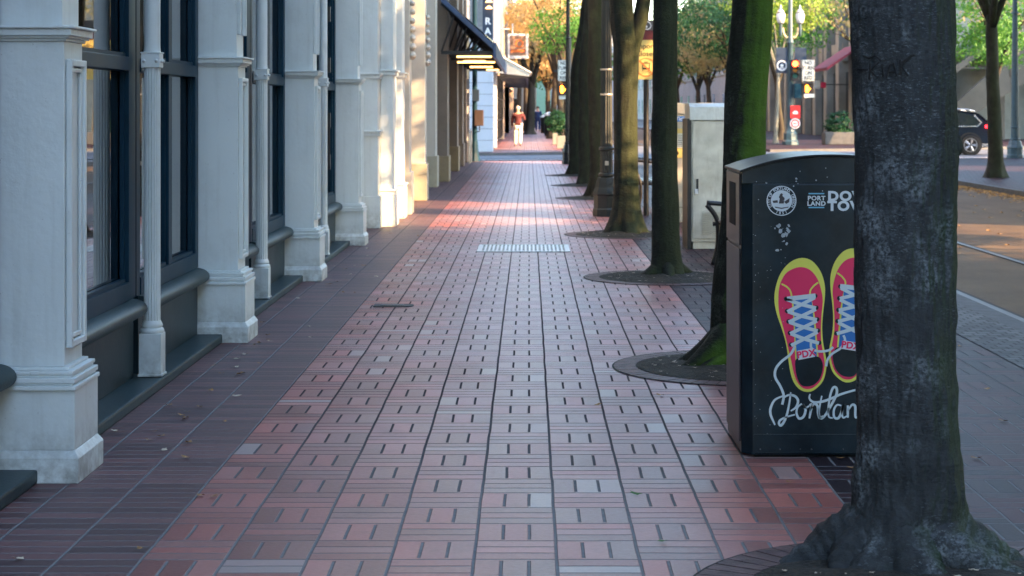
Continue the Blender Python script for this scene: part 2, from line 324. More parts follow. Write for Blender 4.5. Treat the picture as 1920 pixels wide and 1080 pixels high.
# ------------------------------------------------------------------ mesh helpers
class MB:
    def __init__(s): s.v = []; s.f = []
    def add(s, vs, fs):
        k = len(s.v); s.v += [Vector(q) for q in vs]; s.f += [tuple(a + k for a in f) for f in fs]; return s
    def box(s, x0, x1, y0, y1, z0, z1):
        return s.add([(x0, y0, z0), (x1, y0, z0), (x1, y1, z0), (x0, y1, z0), (x0, y0, z1), (x1, y0, z1), (x1, y1, z1), (x0, y1, z1)],
                     [(0, 3, 2, 1), (4, 5, 6, 7), (0, 1, 5, 4), (1, 2, 6, 5), (2, 3, 7, 6), (3, 0, 4, 7)])
    def tube(s, pts, rad, n=10, cap=True):
        pts = [Vector(p) for p in pts]
        if not hasattr(rad, '__len__'): rad = [rad] * len(pts)
        k = len(s.v); up = None
        for i, p in enumerate(pts):
            d = (pts[min(i + 1, len(pts) - 1)] - pts[max(i - 1, 0)]).normalized()
            if up is None:
                up = Vector((0, 0, 1)) if abs(d.z) < .9 else Vector((0, 1, 0))
            a = d.cross(up).normalized(); b = a.cross(d).normalized(); up = b
            for q in range(n):
                an = 2 * math.pi * q / n
                s.v.append(p + (a * math.cos(an) + b * math.sin(an)) * rad[i])
        for i in range(len(pts) - 1):
            for q in range(n):
                a0 = k + i * n + q; a1 = k + i * n + (q + 1) % n
                s.f.append((a0, a1, a1 + n, a0 + n))
        if cap:
            s.f.append(tuple(k + q for q in range(n))); e = k + (len(pts) - 1) * n
            s.f.append(tuple(e + n - 1 - q for q in range(n)))
        return s
    def lathe(s, prof, c, n=24, axis='Z', flute=None):
        k = len(s.v); c = Vector(c)
        for (r, h) in prof:
            for q in range(n):
                an = 2 * math.pi * q / n; rr = r
                if axis == 'Z': s.v.append(c + Vector((rr * math.cos(an), rr * math.sin(an), h)))
                elif axis == 'Y': s.v.append(c + Vector((rr * math.cos(an), h, rr * math.sin(an))))
                else: s.v.append(c + Vector((h, rr * math.cos(an), rr * math.sin(an))))
        for i in range(len(prof) - 1):
            for q in range(n):
                a0 = k + i * n + q; a1 = k + i * n + (q + 1) % n
                s.f.append((a0, a1, a1 + n, a0 + n))
        s.f.append(tuple(k + n - 1 - q for q in range(n))); e = k + (len(prof) - 1) * n
        s.f.append(tuple(e + q for q in range(n)))
        return s
    def prism(s, poly, fn, d0, d1):
        """poly: 2d points; fn(a, b, d) -> xyz"""
        n = len(poly); k = len(s.v)
        s.v += [Vector(fn(a, b, d0)) for a, b in poly] + [Vector(fn(a, b, d1)) for a, b in poly]
        s.f.append(tuple(k + q for q in range(n))); s.f.append(tuple(k + n + n - 1 - q for q in range(n)))
        for q in range(n):
            s.f.append((k + q, k + n + q, k + n + (q + 1) % n, k + (q + 1) % n))
        return s
    def build(s, name, mat, parent=None, base=None, smooth=False, bevel=0.0, auto=None):
        org = Vector(parent['_o']) if parent is not None else Vector(base or (0, 0, 0))
        me = bpy.data.meshes.new(name)
        me.from_pydata([tuple(v - org) for v in s.v], [], s.f)
        import bmesh
        b = bmesh.new(); b.from_mesh(me); bmesh.ops.recalc_face_normals(b, faces=b.faces)
        if bevel: bmesh.ops.bevel(b, geom=[e for e in b.edges if e.is_manifold and e.calc_face_angle(0) > .5], offset=bevel, segments=2, affect='EDGES', profile=.6, clamp_overlap=True)
        b.to_mesh(me); b.free()
        if smooth:
            me.polygons.foreach_set('use_smooth', [True] * len(me.polygons))
            if auto is not None: me.set_sharp_from_angle(angle=R(auto))
        me.materials.append(mat if not isinstance(mat, str) else M[mat]); me.update()
        o = bpy.data.objects.new(name, me); COL.objects.link(o)
        if parent is not None: o.parent = parent; o['_o'] = tuple(org)
        else: o.location = org; o['_o'] = tuple(org)
        return o

def tag(o, label=None, cat=None, group=None, kind=None):
    if label: o['label'] = label
    if cat: o['category'] = cat
    if group: o['group'] = group
    if kind: o['kind'] = kind
    return o
def thing(name, loc, label, cat, group=None):
    o = bpy.data.objects.new(name, None); COL.objects.link(o); o.location = loc; o['_o'] = tuple(loc)
    o.empty_display_size = .1
    return tag(o, label, cat, group)
def struct(o): o['kind'] = 'structure'; return o
def copy_thing(root, loc, rz=None, label=None, group=None, scale=None):
    r = root.copy(); COL.objects.link(r); r.location = loc
    if rz is not None: r.rotation_euler = (0, 0, rz)
    if scale: r.scale = scale if hasattr(scale, '__len__') else (scale,) * 3
    if label: r['label'] = label
    if group: r['group'] = group
    for ch in list(root.children):
        c = ch.copy(); COL.objects.link(c); c.parent = r
        for g in list(ch.children):
            d = g.copy(); COL.objects.link(d); d.parent = c
    return r

_tc = {}
def text_geo(s, size, bold=0.0, align='CENTER', spacing=1.0):
    key = (s, size, bold, align, spacing)
    if key in _tc: return _tc[key]
    cu = bpy.data.curves.new('lettering', 'FONT'); cu.body = s; cu.size = size; cu.align_x = align; cu.align_y = 'CENTER'
    cu.offset = bold; cu.extrude = .0004; cu.space_character = spacing; cu.resolution_u = 4
    o = bpy.data.objects.new('lettering', cu); COL.objects.link(o)
    dg = bpy.context.evaluated_depsgraph_get(); dg.update()
    me = o.evaluated_get(dg).to_mesh()
    r = ([tuple(v.co) for v in me.vertices], [tuple(p.vertices) for p in me.polygons])
    o.evaluated_get(dg).to_mesh_clear()
    bpy.data.objects.remove(o); bpy.data.curves.remove(cu)
    _tc[key] = r; return r
def add_text(mb, s, size, org, bold=0.0, align='CENTER', right=(1, 0, 0), up=(0, 0, 1), rot=0.0, depth=1.0, spacing=1.0, sx=1.0):
    vs, fs = text_geo(s, size, bold, align, spacing)
    rt, u = Vector(right), Vector(up); nrm = rt.cross(u)
    ca, sa = math.cos(rot), math.sin(rot); org = Vector(org)
    mb.add([org + rt * (x * sx * ca - y * sa) + u * (x * sx * sa + y * ca) + nrm * z * depth for x, y, z in vs], fs)
    return mb

def catmull(pts, n=6, closed=False):
    pts = [Vector(p) for p in pts]; out = []; N = len(pts)
    rng = range(N) if closed else range(N - 1)
    for i in rng:
        if closed: p0, p1, p2, p3 = pts[i - 1], pts[i], pts[(i + 1) % N], pts[(i + 2) % N]
        else: p0, p1, p2, p3 = pts[max(i - 1, 0)], pts[i], pts[i + 1], pts[min(i + 2, N - 1)]
        for k in range(n):
            t = k / n
            out.append(.5 * ((2 * p1) + (p2 - p0) * t + (2 * p0 - 5 * p1 + 4 * p2 - p3) * t * t + (3 * p1 - p0 - 3 * p2 + p3) * t ** 3))
    if not closed: out.append(pts[-1])
    return out

# ------------------------------------------------------------------ the ground and streets
def nearY(x): return 54.4 + .2 * max(x, -2)
def farY(x): return 65.3 + .5 * max(x, -2)
def sheet(name, pts, z, mat, thick=None):
    mb = MB()
    if thick is None: mb.add([(x, y, z) for x, y in pts], [tuple(range(len(pts)))])
    else: mb.prism(pts, lambda a, b, d: (a, b, d), z, z - thick)
    return struct(mb.build(name, mat))
sheet('ground', [(-900, -300), (900, -300), (900, 1500), (-900, 1500)], -.13, 'ground')
sheet('track_street', [(3.6, -40), (9.3, -40), (9.3, 400), (3.6, 400)], -.104, 'asphalt')
sheet('cross_street', [(-60, nearY(-60)), (60, nearY(60)), (60, farY(60)), (-60, farY(-60))], -.100, 'asphalt2')
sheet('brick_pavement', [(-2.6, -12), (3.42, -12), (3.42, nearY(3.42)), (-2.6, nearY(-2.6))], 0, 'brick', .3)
sheet('kerb', [(3.42, -12), (3.6, -12), (3.6, nearY(3.6)), (3.42, nearY(3.42))], -.002, 'kerb', .3)
sheet('granite_strip', [(2.95, -12), (3.418, -12), (3.418, 54), (2.95, 54)], .004, 'setts')
kb = MB()
for a, b in (((-2.6, nearY(-2.6)), (3.6, nearY(3.6))),):
    kb.add([(a[0], a[1], -.001), (b[0], b[1], -.001), (b[0], b[1] + .15, -.02), (a[0], a[1] + .15, -.02), (a[0], a[1] + .15, -.2), (b[0], b[1] + .15, -.2)], [(0, 1, 2, 3), (3, 2, 5, 4)])
struct(kb.build('kerb', 'kerb'))
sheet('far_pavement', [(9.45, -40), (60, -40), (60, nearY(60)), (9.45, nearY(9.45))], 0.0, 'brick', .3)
sheet('kerb', [(9.3, -40), (9.45, -40), (9.45, nearY(9.45)), (9.3, nearY(9.3))], .002, 'kerb', .3)
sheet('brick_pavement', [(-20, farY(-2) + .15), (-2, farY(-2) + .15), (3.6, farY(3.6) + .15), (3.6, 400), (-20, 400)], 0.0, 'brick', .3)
sheet('kerb', [(-20, farY(-2)), (-2, farY(-2)), (3.6, farY(3.6)), (3.6, farY(3.6) + .15), (-2, farY(-2) + .15), (-20, farY(-2) + .15)], .002, 'kerb', .3)
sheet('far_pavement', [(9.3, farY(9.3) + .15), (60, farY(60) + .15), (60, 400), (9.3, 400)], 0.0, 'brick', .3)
sheet('kerb', [(9.3, farY(9.3)), (60, farY(60)), (60, farY(60) + .15), (9.3, farY(9.3) + .15)], .002, 'kerb', .3)
# crosswalk line and tram rails
cw = MB()
for (o0, wd) in ((1.0, .3), (4.0, .3)):
    xs = (-8, 16)
    cw.add([(xs[0], nearY(xs[0]) + o0, -.096), (xs[1], nearY(xs[1]) + o0, -.096), (xs[1], nearY(xs[1]) + o0 + wd, -.096), (xs[0], nearY(xs[0]) + o0 + wd, -.096)], [(0, 1, 2, 3)])
struct(cw.build('road_marking', 'white'))
for x in (3.85, 5.29):
    r = MB(); r.box(x - .035, x + .035, -40, 300, -.11, -.093); struct(r.build('track_rail', 'rail'))
    r = MB(); r.box(x + .036, x + .085, -40, 300, -.11, -.0985); struct(r.build('rail_groove', 'void'))

# grate and access cover set in the pavement
g0 = thing('drain_grate', (.03, 20.05, .004), 'pale cast metal grate set across the middle of the brick pavement', 'grate')
f = MB(); x0, x1, y0, y1 = X(898, 20.5), X(1066, 20.5), 19.65, 20.65
f.box(x0, x1, y0, y0 + .04, .003, .012); f.box(x0, x1, y1 - .04, y1, .003, .012); f.box(x0, x0 + .03, y0 + .041, y1 - .041, .003, .012); f.box(x1 - .03, x1, y0 + .041, y1 - .041, .003, .012)
f.build('rim', 'grate', g0)
f = MB(); nb = 22
for k in range(nb):
    xx = x0 + .04 + (x1 - x0 - .08) * k / (nb - 1); f.box(xx - .011, xx + .011, y0 + .045, y1 - .045, .003, .010)
for k in range(6):
    yy = y0 + .12 + (y1 - y0 - .24) * k / 5; f.box(x0 + .032, x1 - .032, yy - .02, yy + .02, .003, .0092)
f.build('bars', 'grate', g0)
c = G(738, 574)
g1 = thing('access_cover', (c.x, c.y, 0), 'small oblong metal access cover near the dark brick border', 'cover')
f = MB(); f.prism([(X(685, c.y) - c.x + .04 * (1 - math.cos(a)) * 0 + (.0 if abs(a) < 0 else 0), 0) for a in ()] or
    [(-.155 + .0, -.085), (.12, -.085), (.15, -.06), (.16, 0), (.15, .06), (.12, .085), (-.155, .085)], lambda a, b, d: (c.x + a, c.y + b, d), .002, .010)
f.build('rim', 'kerb', g1)
f = MB(); f.box(c.x - .10, c.x + .08, c.y - .05, c.y + .05, .0105, .013); f.build('plate', 'navyframe', g1)

# tree wells are parts of nothing: soil (stuff) with a ring of bricks (structure)
def tree_well(cx, cy, r=.62, r2=.76, seed=0):
    ring = MB(); n = 64; rnd = random.Random(seed)
    for q in range(n):
        a0 = 2 * math.pi * (q + .05) / n; a1 = 2 * math.pi * (q + .95) / n; hz = .0055 + rnd.random() * .0015
        poly = [(cx + rr * math.cos(a), cy + rr * math.sin(a)) for rr, a in ((r + .006, a0), (r2, a0), (r2, a1), (r + .012, a1))]
        ring.prism(poly, lambda a, b, d: (a, b, d), .0045, hz)
    struct(ring.build('brick_ring', 'ringbrick'))
    bed = MB(); bed.add([(cx + (r2 + .012) * math.cos(2 * math.pi * q / 48), cy + (r2 + .012) * math.sin(2 * math.pi * q / 48), .004) for q in range(48)], [tuple(range(48))])
    struct(bed.build('ring_joint', 'void'))
    s = MB(); nr, na = 14, 72; s.v.append(Vector((cx, cy, .05)))
    for i in range(1, nr + 1):
        for q in range(na):
            rr = r * i / nr; a = 2 * math.pi * q / na; x, y = cx + rr * math.cos(a), cy + rr * math.sin(a)
            z = .008 + .028 * (1 - (i / nr) ** 2) + .022 * (noise.noise(Vector((x * 7, y * 7, seed))) + .3) * (1 - (i / nr) ** 6)
            s.v.append(Vector((x, y, max(z, .007))))
    for q in range(na): s.f.append((0, 1 + q, 1 + (q + 1) % na))
    for i in range(nr - 1):
        for q in range(na):
            a = 1 + i * na + q; b = 1 + i * na + (q + 1) % na; s.f.append((a, a + na, b + na, b))
    tag(s.build('soil', 'soil', smooth=True), 'dark bare soil in the round opening at a tree foot', 'soil', kind='stuff')

# ------------------------------------------------------------------ trees
def trunk(mb, path, nth=40, nz=60, flare=.5, lobes=5, seed=0, amp=.05, fh=.25, fine=0.0):
    """path: (z, x, y, r) from the bottom up"""
    k = len(mb.v); z0, z1 = path[0][0], path[-1][0]
    for i in range(nz + 1):
        tz = (i / nz) ** 1.5; z = z0 + (z1 - z0) * tz
        for a, b in zip(path, path[1:]):
            if z <= b[0] + 1e-6: break
        u = min(max((z - a[0]) / (b[0] - a[0]), 0), 1); u = u * u * (3 - 2 * u) * .5 + u * .5
        cx, cy, r = (a[q] + (b[q] - a[q]) * u for q in (1, 2, 3))
        fl = math.exp(-max(z - z0, 0) / fh) * flare
        for q in range(nth):
            an = 2 * math.pi * q / nth; d = Vector((math.cos(an), math.sin(an), 0))
            lb = .6 + .4 * math.sin(an * lobes + seed) + .5 * noise.noise(d * 1.7 + Vector((seed, 0, 0)))
            rr = r * (1 + fl * max(lb, .1) + amp * 1.3 * noise.noise(Vector((d.x * 1.2, d.y * 1.2, z * 1.6 + seed))) + amp * .7 * noise.noise(Vector((d.x * 3, d.y * 3, z * 3.3 + seed))))
            if fine:
                rr += fine * (noise.fractal(Vector((d.x * 8, d.y * 8, z * 6 + seed)), 1, 2, 4) + .8 * abs(noise.noise(Vector((d.x * 4, d.y * 4, z * 13 + 5)))))
            mb.v.append(Vector((cx + d.x * rr, cy + d.y * rr, z)))
    for i in range(nz):
        for q in range(nth):
            a = k + i * nth + q; b = k + i * nth + (q + 1) % nth; mb.f.append((a, b, b + nth, a + nth))
    mb.f.append(tuple(k + nz * nth + q for q in range(nth)))
    return mb

def limbs(mb, base, top, n, reach, seed, r=.07):
    rnd = random.Random(seed); b = Vector(base)
    for i in range(n):
        a = 2 * math.pi * (i + rnd.random() * .7) / n; zz = rnd.uniform(.5, 1.0) * top
        p0 = b + Vector((0, 0, rnd.uniform(-.5, 0))); p3 = b + Vector((math.cos(a) * reach * rnd.uniform(.6, 1), math.sin(a) * reach * rnd.uniform(.6, 1), zz))
        p1 = p0.lerp(p3, .35) + Vector((0, 0, .15 * top)); p2 = p0.lerp(p3, .7) + Vector((rnd.uniform(-.2, .2), rnd.uniform(-.2, .2), .08 * top))
        mb.tube(catmull([p0, p1, p2, p3], 3), [r * (1 - .85 * q / 9) for q in range(10)], 6)
        for _ in range(2):
            s = p1.lerp(p2, rnd.random()); e = s + Vector((rnd.uniform(-1, 1), rnd.uniform(-1, 1), rnd.uniform(.2, 1))) * reach * .35
            mb.tube([s, s.lerp(e, .5) + Vector((0, 0, .1)), e], [r * .4, r * .25, r * .06], 5)
    return mb

def crown_mesh(seed, rx, rz, nclump, nleaf, ls):
    rnd = random.Random(seed); vs = []; fs = []
    for _ in range(nclump):
        while True:
            p = Vector((rnd.uniform(-1, 1), rnd.uniform(-1, 1), rnd.uniform(-1, 1)))
            if .25 < p.length < 1: break
        c = Vector((p.x * rx, p.y * rx, p.z * rz)); cr = rnd.uniform(.14, .30) * rx
        nrm = (p + Vector((0, 0, .5))).normalized()
        for _ in range(int(nleaf * rnd.uniform(.5, 1.4))):
            q = Vector((rnd.gauss(0, .5), rnd.gauss(0, .5), rnd.gauss(0, .28))) * cr + c
            n = (nrm + Vector((rnd.uniform(-.8, .8), rnd.uniform(-.8, .8), rnd.uniform(-.6, .6)))).normalized()
            a = n.orthogonal().normalized(); a.rotate(Matrix.Rotation(rnd.random() * 6.28, 3, n)); b = n.cross(a)
            s = ls * rnd.uniform(.6, 1.3); k = len(vs)
            vs += [q - a * s, q + b * s * .55 - n * s * .15, q + a * s, q - b * s * .55 - n * s * .15]; fs.append((k, k + 1, k + 2, k + 3))
    me = bpy.data.meshes.new('crown'); me.from_pydata(vs, [], fs); me.update(); me.materials.append(M['lf_green'])
    return me
CR = {'big': crown_mesh(1, 3.1, 2.3, 120, 38, .10), 'big2': crown_mesh(2, 3.0, 2.0, 110, 38, .11), 'sparse': crown_mesh(3, 3.0, 1.9, 60, 26, .10),
      'low': crown_mesh(4, 2.2, 1.2, 70, 36, .09), 'shrub': crown_mesh(5, .5, .5, 50, 40, .045), 'wide': crown_mesh(6, 3.6, 1.8, 150, 40, .10)}
def add_crown(root, key, loc, mat, scale=1.0, rz=0.0):
    o = bpy.data.objects.new('crown', CR[key]); COL.objects.link(o); o.parent = root
    o.location = Vector(loc) - Vector(root['_o']); o.scale = (scale,) * 3 if not hasattr(scale, '__len__') else scale
    o.rotation_euler = (0, 0, rz)
    o.material_slots[0].link = 'OBJECT'; o.material_slots[0].material = M[mat]
    return o

TG = 'street trees in round soil openings along the kerb side of the pavement'
# nearest tree
T0 = (1.285, 6.2)
t0 = thing('street_tree', (*T0, 0), 'big grey tree trunk with carved letters, standing in front of the black bin', 'tree', TG)
mb = MB()
trunk(mb, [(-.03, 1.30, 6.22, .185), (.25, 1.30, 6.2, .178), (.7, 1.287, 6.2, .168), (1.3, 1.283, 6.2, .170), (2.0, 1.272, 6.2, .176), (2.8, 1.26, 6.2, .19), (4.2, 1.2, 6.3, .17)],
      nth=260, nz=330, flare=1.25, lobes=3, seed=2.2, amp=.06, fh=.085, fine=.0058)
# buttress roots
for an, ln, rr in ((3.30, .36, .125), (3.85, .30, .11), (-.25, .34, .11), (-.85, .36, .10), (4.7, .26, .11), (.6, .4, .1), (2.4, .4, .1)):
    pts = []
    for q in range(8):
        u = q / 7; d = .10 + ln * u
        pts.append((1.30 + math.cos(an + .25 * math.sin(u * 3 + an)) * d, 6.21 + math.sin(an + .25 * math.sin(u * 3 + an)) * d, .14 * (1 - u) ** 1.4 - .05 * u - .01))
    pts = catmull(pts, 4); mb.tube(pts, [rr * (1 - .62 * q / (len(pts) - 1)) * (1 + .05 * math.sin(q * 1.7)) for q in range(len(pts))], 16)
for v in mb.v:
    k_ = max(0, min(1, (.75 - v.z) / .5)); q_ = v * 9
    v.x += k_ * .016 * noise.noise(q_); v.y += k_ * .016 * noise.noise(q_ + Vector((9, 0, 0))); v.z += k_ * .012 * noise.noise(q_ * 1.7) + k_ * .006 * noise.noise(q_ * 4)
# burl on the right edge, small scars
def lump(mb, c, r, sx=1, sy=1, sz=1, n=12, seed=0):
    k = len(mb.v)
    for i in range(n + 1):
        th = math.pi * i / n
        for q in range(2 * n):
            ph = math.pi * q / n; d = Vector((math.sin(th) * math.cos(ph), math.sin(th) * math.sin(ph), math.cos(th)))
            rr = r * (1 + .25 * noise.noise(d * 2.5 + Vector((seed, 0, 0))))
            mb.v.append(Vector(c) + Vector((d.x * sx, d.y * sy, d.z * sz)) * rr)
    for i in range(n):
        for q in range(2 * n):
            a = k + i * 2 * n + q; b = k + i * 2 * n + (q + 1) % (2 * n); mb.f.append((a, b, b + 2 * n, a + 2 * n))
lump(mb, (1.283 + .150, 6.15, 1.43), .034, 1, 1, 1.7)
limbs(mb, (1.2, 6.3, 4.1), 2.6, 5, 2.2, 11, .09)
mb.build('trunk', 'bark0', t0, smooth=True)
add_crown(t0, 'big', (1.3, 6.6, 7.4), 'lf_green')
cv = MB()
# carved letters K I A K
Yc = 6.2
def surf(px, py):
    z = Z(py, 6.03); x = X(px, 6.03); dx = (x - 1.281) / .178; return Vector((x, 6.2 - .1765 * math.sqrt(max(0, 1 - dx * dx)), z))
for st in ([(1638, 118), (1636, 148)], [(1652, 116), (1638, 132), (1650, 146)], [(1657, 120), (1659, 143)], [(1664, 146), (1670, 122), (1676, 118), (1682, 143)], [(1665, 136), (1681, 134)],
           [(1688, 112), (1690, 140)], [(1712, 102), (1690, 124), (1702, 142)], [(1622, 100), (1636, 108), (1646, 104), (1656, 114)], [(1620, 128), (1634, 130)], [(1690, 118), (1708, 104), (1714, 104)]):
    pts = [surf(*p) for p in st]; cv.tube(pts, [.0035] * len(pts), 6)
cv.build('carving', 'carve', t0)
tree_well(1.30, 5.72, .62, .80, 1)

def side_tree(cx, cy, path, label, matn, seed, crown, leaf, crown_z, flare=.75, fh=.16, nth=72, nz=120, fork=None, fine=.002, roots=4, scale=1.0):
    t = thing('street_tree', (cx, cy, 0), label, 'tree', TG)
    mb = MB(); trunk(mb, path, nth=nth, nz=nz, flare=flare, lobes=4, seed=seed, amp=.06, fh=fh, fine=fine)
    rnd = random.Random(seed)
    for q in range(roots):
        an = 2 * math.pi * (q + rnd.random() * .5) / roots; ln = rnd.uniform(.18, .34)
        mb.tube([(cx + math.cos(an) * (.08 + ln * u), cy + math.sin(an) * (.08 + ln * u), .13 * (1 - u) ** 2 - .01) for u in (0, .25, .5, .75, 1)], [.07, .06, .05, .035, .015], 10)
    if seed == 3:
        for an in (2.9, 3.5): mb.tube([(cx + math.cos(an) * (.05 + .36 * u), cy + math.sin(an) * (.05 + .36 * u), .22 * (1 - u) ** 1.7 - .01) for u in (0, .2, .4, .6, .8, 1)], [.11, .10, .085, .07, .05, .03], 12)
    if fork: mb.tube(catmull(fork[0], 5), [fork[1] * (1 - .02 * q) for q in range((len(fork[0]) - 1) * 5 + 1)], 20)
    top = path[-1]; limbs(mb, (top[1], top[2], top[0]), 2.4, 5, 2.0, seed, .07)
    mb.build('trunk', matn, t, smooth=True)
    add_crown(t, crown, (cx, cy, crown_z), leaf, scale, seed)
    tree_well(cx, cy, seed=seed)
    return t
x1 = 1.27
T1 = side_tree(1.27, 10.9, [(-.02, 1.255, 10.95, .13), (.4, 1.235, 10.95, .13), (.9, 1.28, 10.9, .13), (1.5, 1.30, 10.9, .127), (2.25, 1.345, 10.9, .125), (4.2, 1.42, 10.9, .12)],
          'mossy green tree trunk rising behind the black bin', 'bark1', 3, 'sparse', 'lf_green', 7.2, flare=.9, fh=.2, roots=5)
side_tree(1.27, 16.7, [(-.02, 1.275, 16.7, .135), (.5, 1.26, 16.7, .128), (1.2, 1.245, 16.7, .118), (2.0, 1.25, 16.7, .112), (4.3, 1.27, 16.7, .11)],
          'slim upright tree trunk in a soil circle just left of the steel cabinet', 'bark2', 5, 'sparse', 'lf_green', 7.4, flare=.6)
side_tree(1.20, 22.4, [(-.02, 1.20, 22.4, .175), (.5, 1.20, 22.4, .15), (1.3, 1.19, 22.4, .145), (2.3, 1.20, 22.4, .16), (2.75, 1.14, 22.4, .15), (4.4, 1.0, 22.4, .12)],
          'dark forked tree trunk right beside the fluted lamp post', 'bark2', 7, 'sparse', 'lf_green', 7.6, flare=.9, fh=.2,
          fork=([(1.2, 22.4, 1.9), (1.27, 22.4, 2.3), (1.40, 22.4, 2.8), (1.5, 22.4, 3.6), (1.7, 22.4, 4.6)], .115))
side_tree(1.22, 31.6, [(-.02, 1.24, 31.6, .2), (.5, 1.23, 31.6, .17), (2.3, 1.18, 31.6, .16), (5, 1.2, 31.6, .14)],
          'dark tree trunk half hidden behind the fluted lamp post', 'bark2', 9, 'sparse', 'lf_lime', 8.0, nth=40, nz=60)
side_tree(1.20, 36.9, [(-.02, 1.19, 36.9, .19), (.5, 1.18, 36.9, .17), (2.3, 1.17, 36.9, .16), (3.5, 1.28, 36.9, .16), (5, 1.4, 36.9, .14)],
          'dark leaning tree trunk in the middle of the distant row before the crossing', 'bark2', 11, 'sparse', 'lf_lime', 8.3, nth=40, nz=60)
side_tree(1.13, 42.4, [(-.02, 1.12, 42.4, .2), (.5, 1.12, 42.4, .18), (2.3, 1.16, 42.4, .20), (3.8, 1.40, 42.4, .2), (5.2, 1.6, 42.4, .15)],
          'farthest dark tree trunk of the row, nearest the crossing lamp post', 'bark2', 13, 'big2', 'lf_green', 8.3, nth=40, nz=60)

def far_tree(x, y, h, r, label, leaf, crown, cz, scale=1.0, matn='barkf', grp='trees along the streets beyond the crossing', seed=0, low=None):
    t = thing('street_tree', (x, y, 0), label, 'tree', grp)
    rnd = random.Random(seed + int(x * 7 + y)); mb = MB()
    lx, ly = rnd.uniform(-.2, .2), rnd.uniform(-.2, .2)
    trunk(mb, [(-.02, x, y, r * 1.2), (.4, x, y, r), (h * .6, x + lx, y + ly, r * .85), (h, x + lx * 1.4, y + ly * 1.4, r * .7)], nth=20, nz=24, flare=.6, seed=seed, amp=.08, fh=.2)
    limbs(mb, (x + lx * 1.4, y + ly * 1.4, h * .95), (cz - h) + 1.2, 6, 2.3 * scale, seed, r * .5)
    mb.build('trunk', matn, t, smooth=True)
    add_crown(t, crown, (x, y, cz), leaf, scale, seed * 1.3)
    if low: add_crown(t, 'low', low, leaf, .8, seed * .7)
    return t
# far side of the street, before the crossing
far_tree(10.6, 41.2, 3.9, .17, 'slim dark tree on the far pavement beside the parked car', 'lf_green', 'big', 6.6, 1.0, 'bark2', 'trees on the far side of the street', 2)
far_tree(11.2, 25.8, 3.6, .17, 'tree on the far pavement out to the right', 'lf_lime', 'big', 7.9, 1.0, 'bark2', 'trees on the far side of the street', 4)  # unseen; crown height and density set to shade the left facades
for q, (y, lf, lb, cr, cz) in enumerate(((8.0, 'lf_green', 'added shade tree on the far pavement level with the black bin', 'big2', 7.6), (15.0, 'lf_lime', 'second added shade tree on the far pavement opposite the shop windows', 'big', 7.9),
        (12.2, 'lf_lime', 'first of the added shade trees on the far pavement opposite the shop windows', 'low', 4.3),
        (20.2, 'lf_green', 'added shade tree on the far pavement opposite the steel cabinet', 'low', 3.8), (33.5, 'lf_green', 'added shade tree on the far pavement opposite the brown stone shops', 'big2', 6.2))):
    lowt = cr == 'low'; hz = 8.5 if 10 < y < 30 else cz  # unseen trees added to filter the sun, crowns stacked and flattened for it
    ft = far_tree(10.9, y, 3.4, .17, lb, lf, 'big', hz, 1.0, 'bark2', 'trees on the far side of the street', 0)
    for c_ in ft.children:
        if c_.name.startswith('crown'): c_.scale = (.62, 1, 1)
    if 10 < y < 30:
        add_crown(ft, 'big2', (10.9, y + .4, 8.6), lf, (.6, 1.1, 1.0), 0)
        for dx_ in (0, .15): add_crown(ft, 'low', (10.9 + dx_, y + (1.2 if y == 15.0 else dx_), 3.55), lf, (.55, 1.35, 1.2), 0)  # low crowns added to keep sun off the middle of the pavement
# ------------------------------------------------------------------ near left building
BG = None
b1 = thing('shop_building', (-2.3, 14, 0), 'long pale painted shop front with fluted columns and dark teal windows along the pavement', 'building')
def pilaster(Y0, parent, x_face=-1.94, dpt=.42, inner=-2.24, detail=True):
    m = MB(); A = inner; y1 = Y0 + dpt
    def blk(xo, y0, ye, z0, z1): m.box(A, xo, y0, ye, z0, z1)
    blk(x_face + .075, Y0 - .0, y1 + .02, 0, .105)
    m.add([(A, Y0, .105), (x_face + .075, Y0, .105), (x_face + .075, y1 + .02, .105), (A, y1 + .02, .105), (A, Y0 + .012, .135), (x_face + .055, Y0 + .018, .135), (x_face + .055, y1, .135), (A, y1, .135)],
          [(0, 1, 5, 4), (1, 2, 6, 5), (2, 3, 7, 6), (4, 5, 6, 7)])
    blk(x_face + .055, Y0 + .018, y1, .135, .385)
    for zz, e, hh in ((.385, .062, .018), (.403, .048, .010), (.413, .056, .022), (.435, .040, .012), (.447, .046, .016), (.463, .022, .014)):
        blk(x_face + e, Y0 + .062 - e, y1 - .055 + e, zz, zz + hh)
    blk(x_face, Y0 + .062, y1 - .055, .477, 1.835)
    for zz, e, hh in ((1.835, .012, .012), (1.847, .026, .010), (1.857, .038, .030), (1.887, .052, .012)):
        blk(x_face + e, Y0 + .062 - e, y1 - .055 + e, zz, zz + hh)
    blk(x_face - .012, Y0 + .075, y1 - .068, 1.899, 5.2)
    o = m.build('pilaster', 'cream', parent, bevel=.004)
    # raised panel moulding on the street face
    p = MB(); xa = x_face + .001
    ya, yb = Y0 + .085, y1 - .080
    for e, wdt, xo in ((0, .028, .026), (.036, .018, .016)):
        p.box(xa, xa + xo, ya + e, ya + e + wdt, .55, 1.76); p.box(xa, xa + xo, yb - e - wdt, yb - e, .55, 1.76)
        p.box(xa, xa + xo, ya + e + wdt, yb - e - wdt, .55 + e, .55 + e + wdt); p.box(xa, xa + xo, ya + e + wdt, yb - e - wdt, 1.76 - e - wdt, 1.76 - e)
        p.box(xa - .012, xa + xo - .012, ya + e, ya + e + wdt, 2.05, 4.9); p.box(xa - .012, xa + xo - .012, yb - e - wdt, yb - e, 2.05, 4.9)
    p.build('panel_moulding', 'cream', o, bevel=.005)
    return o
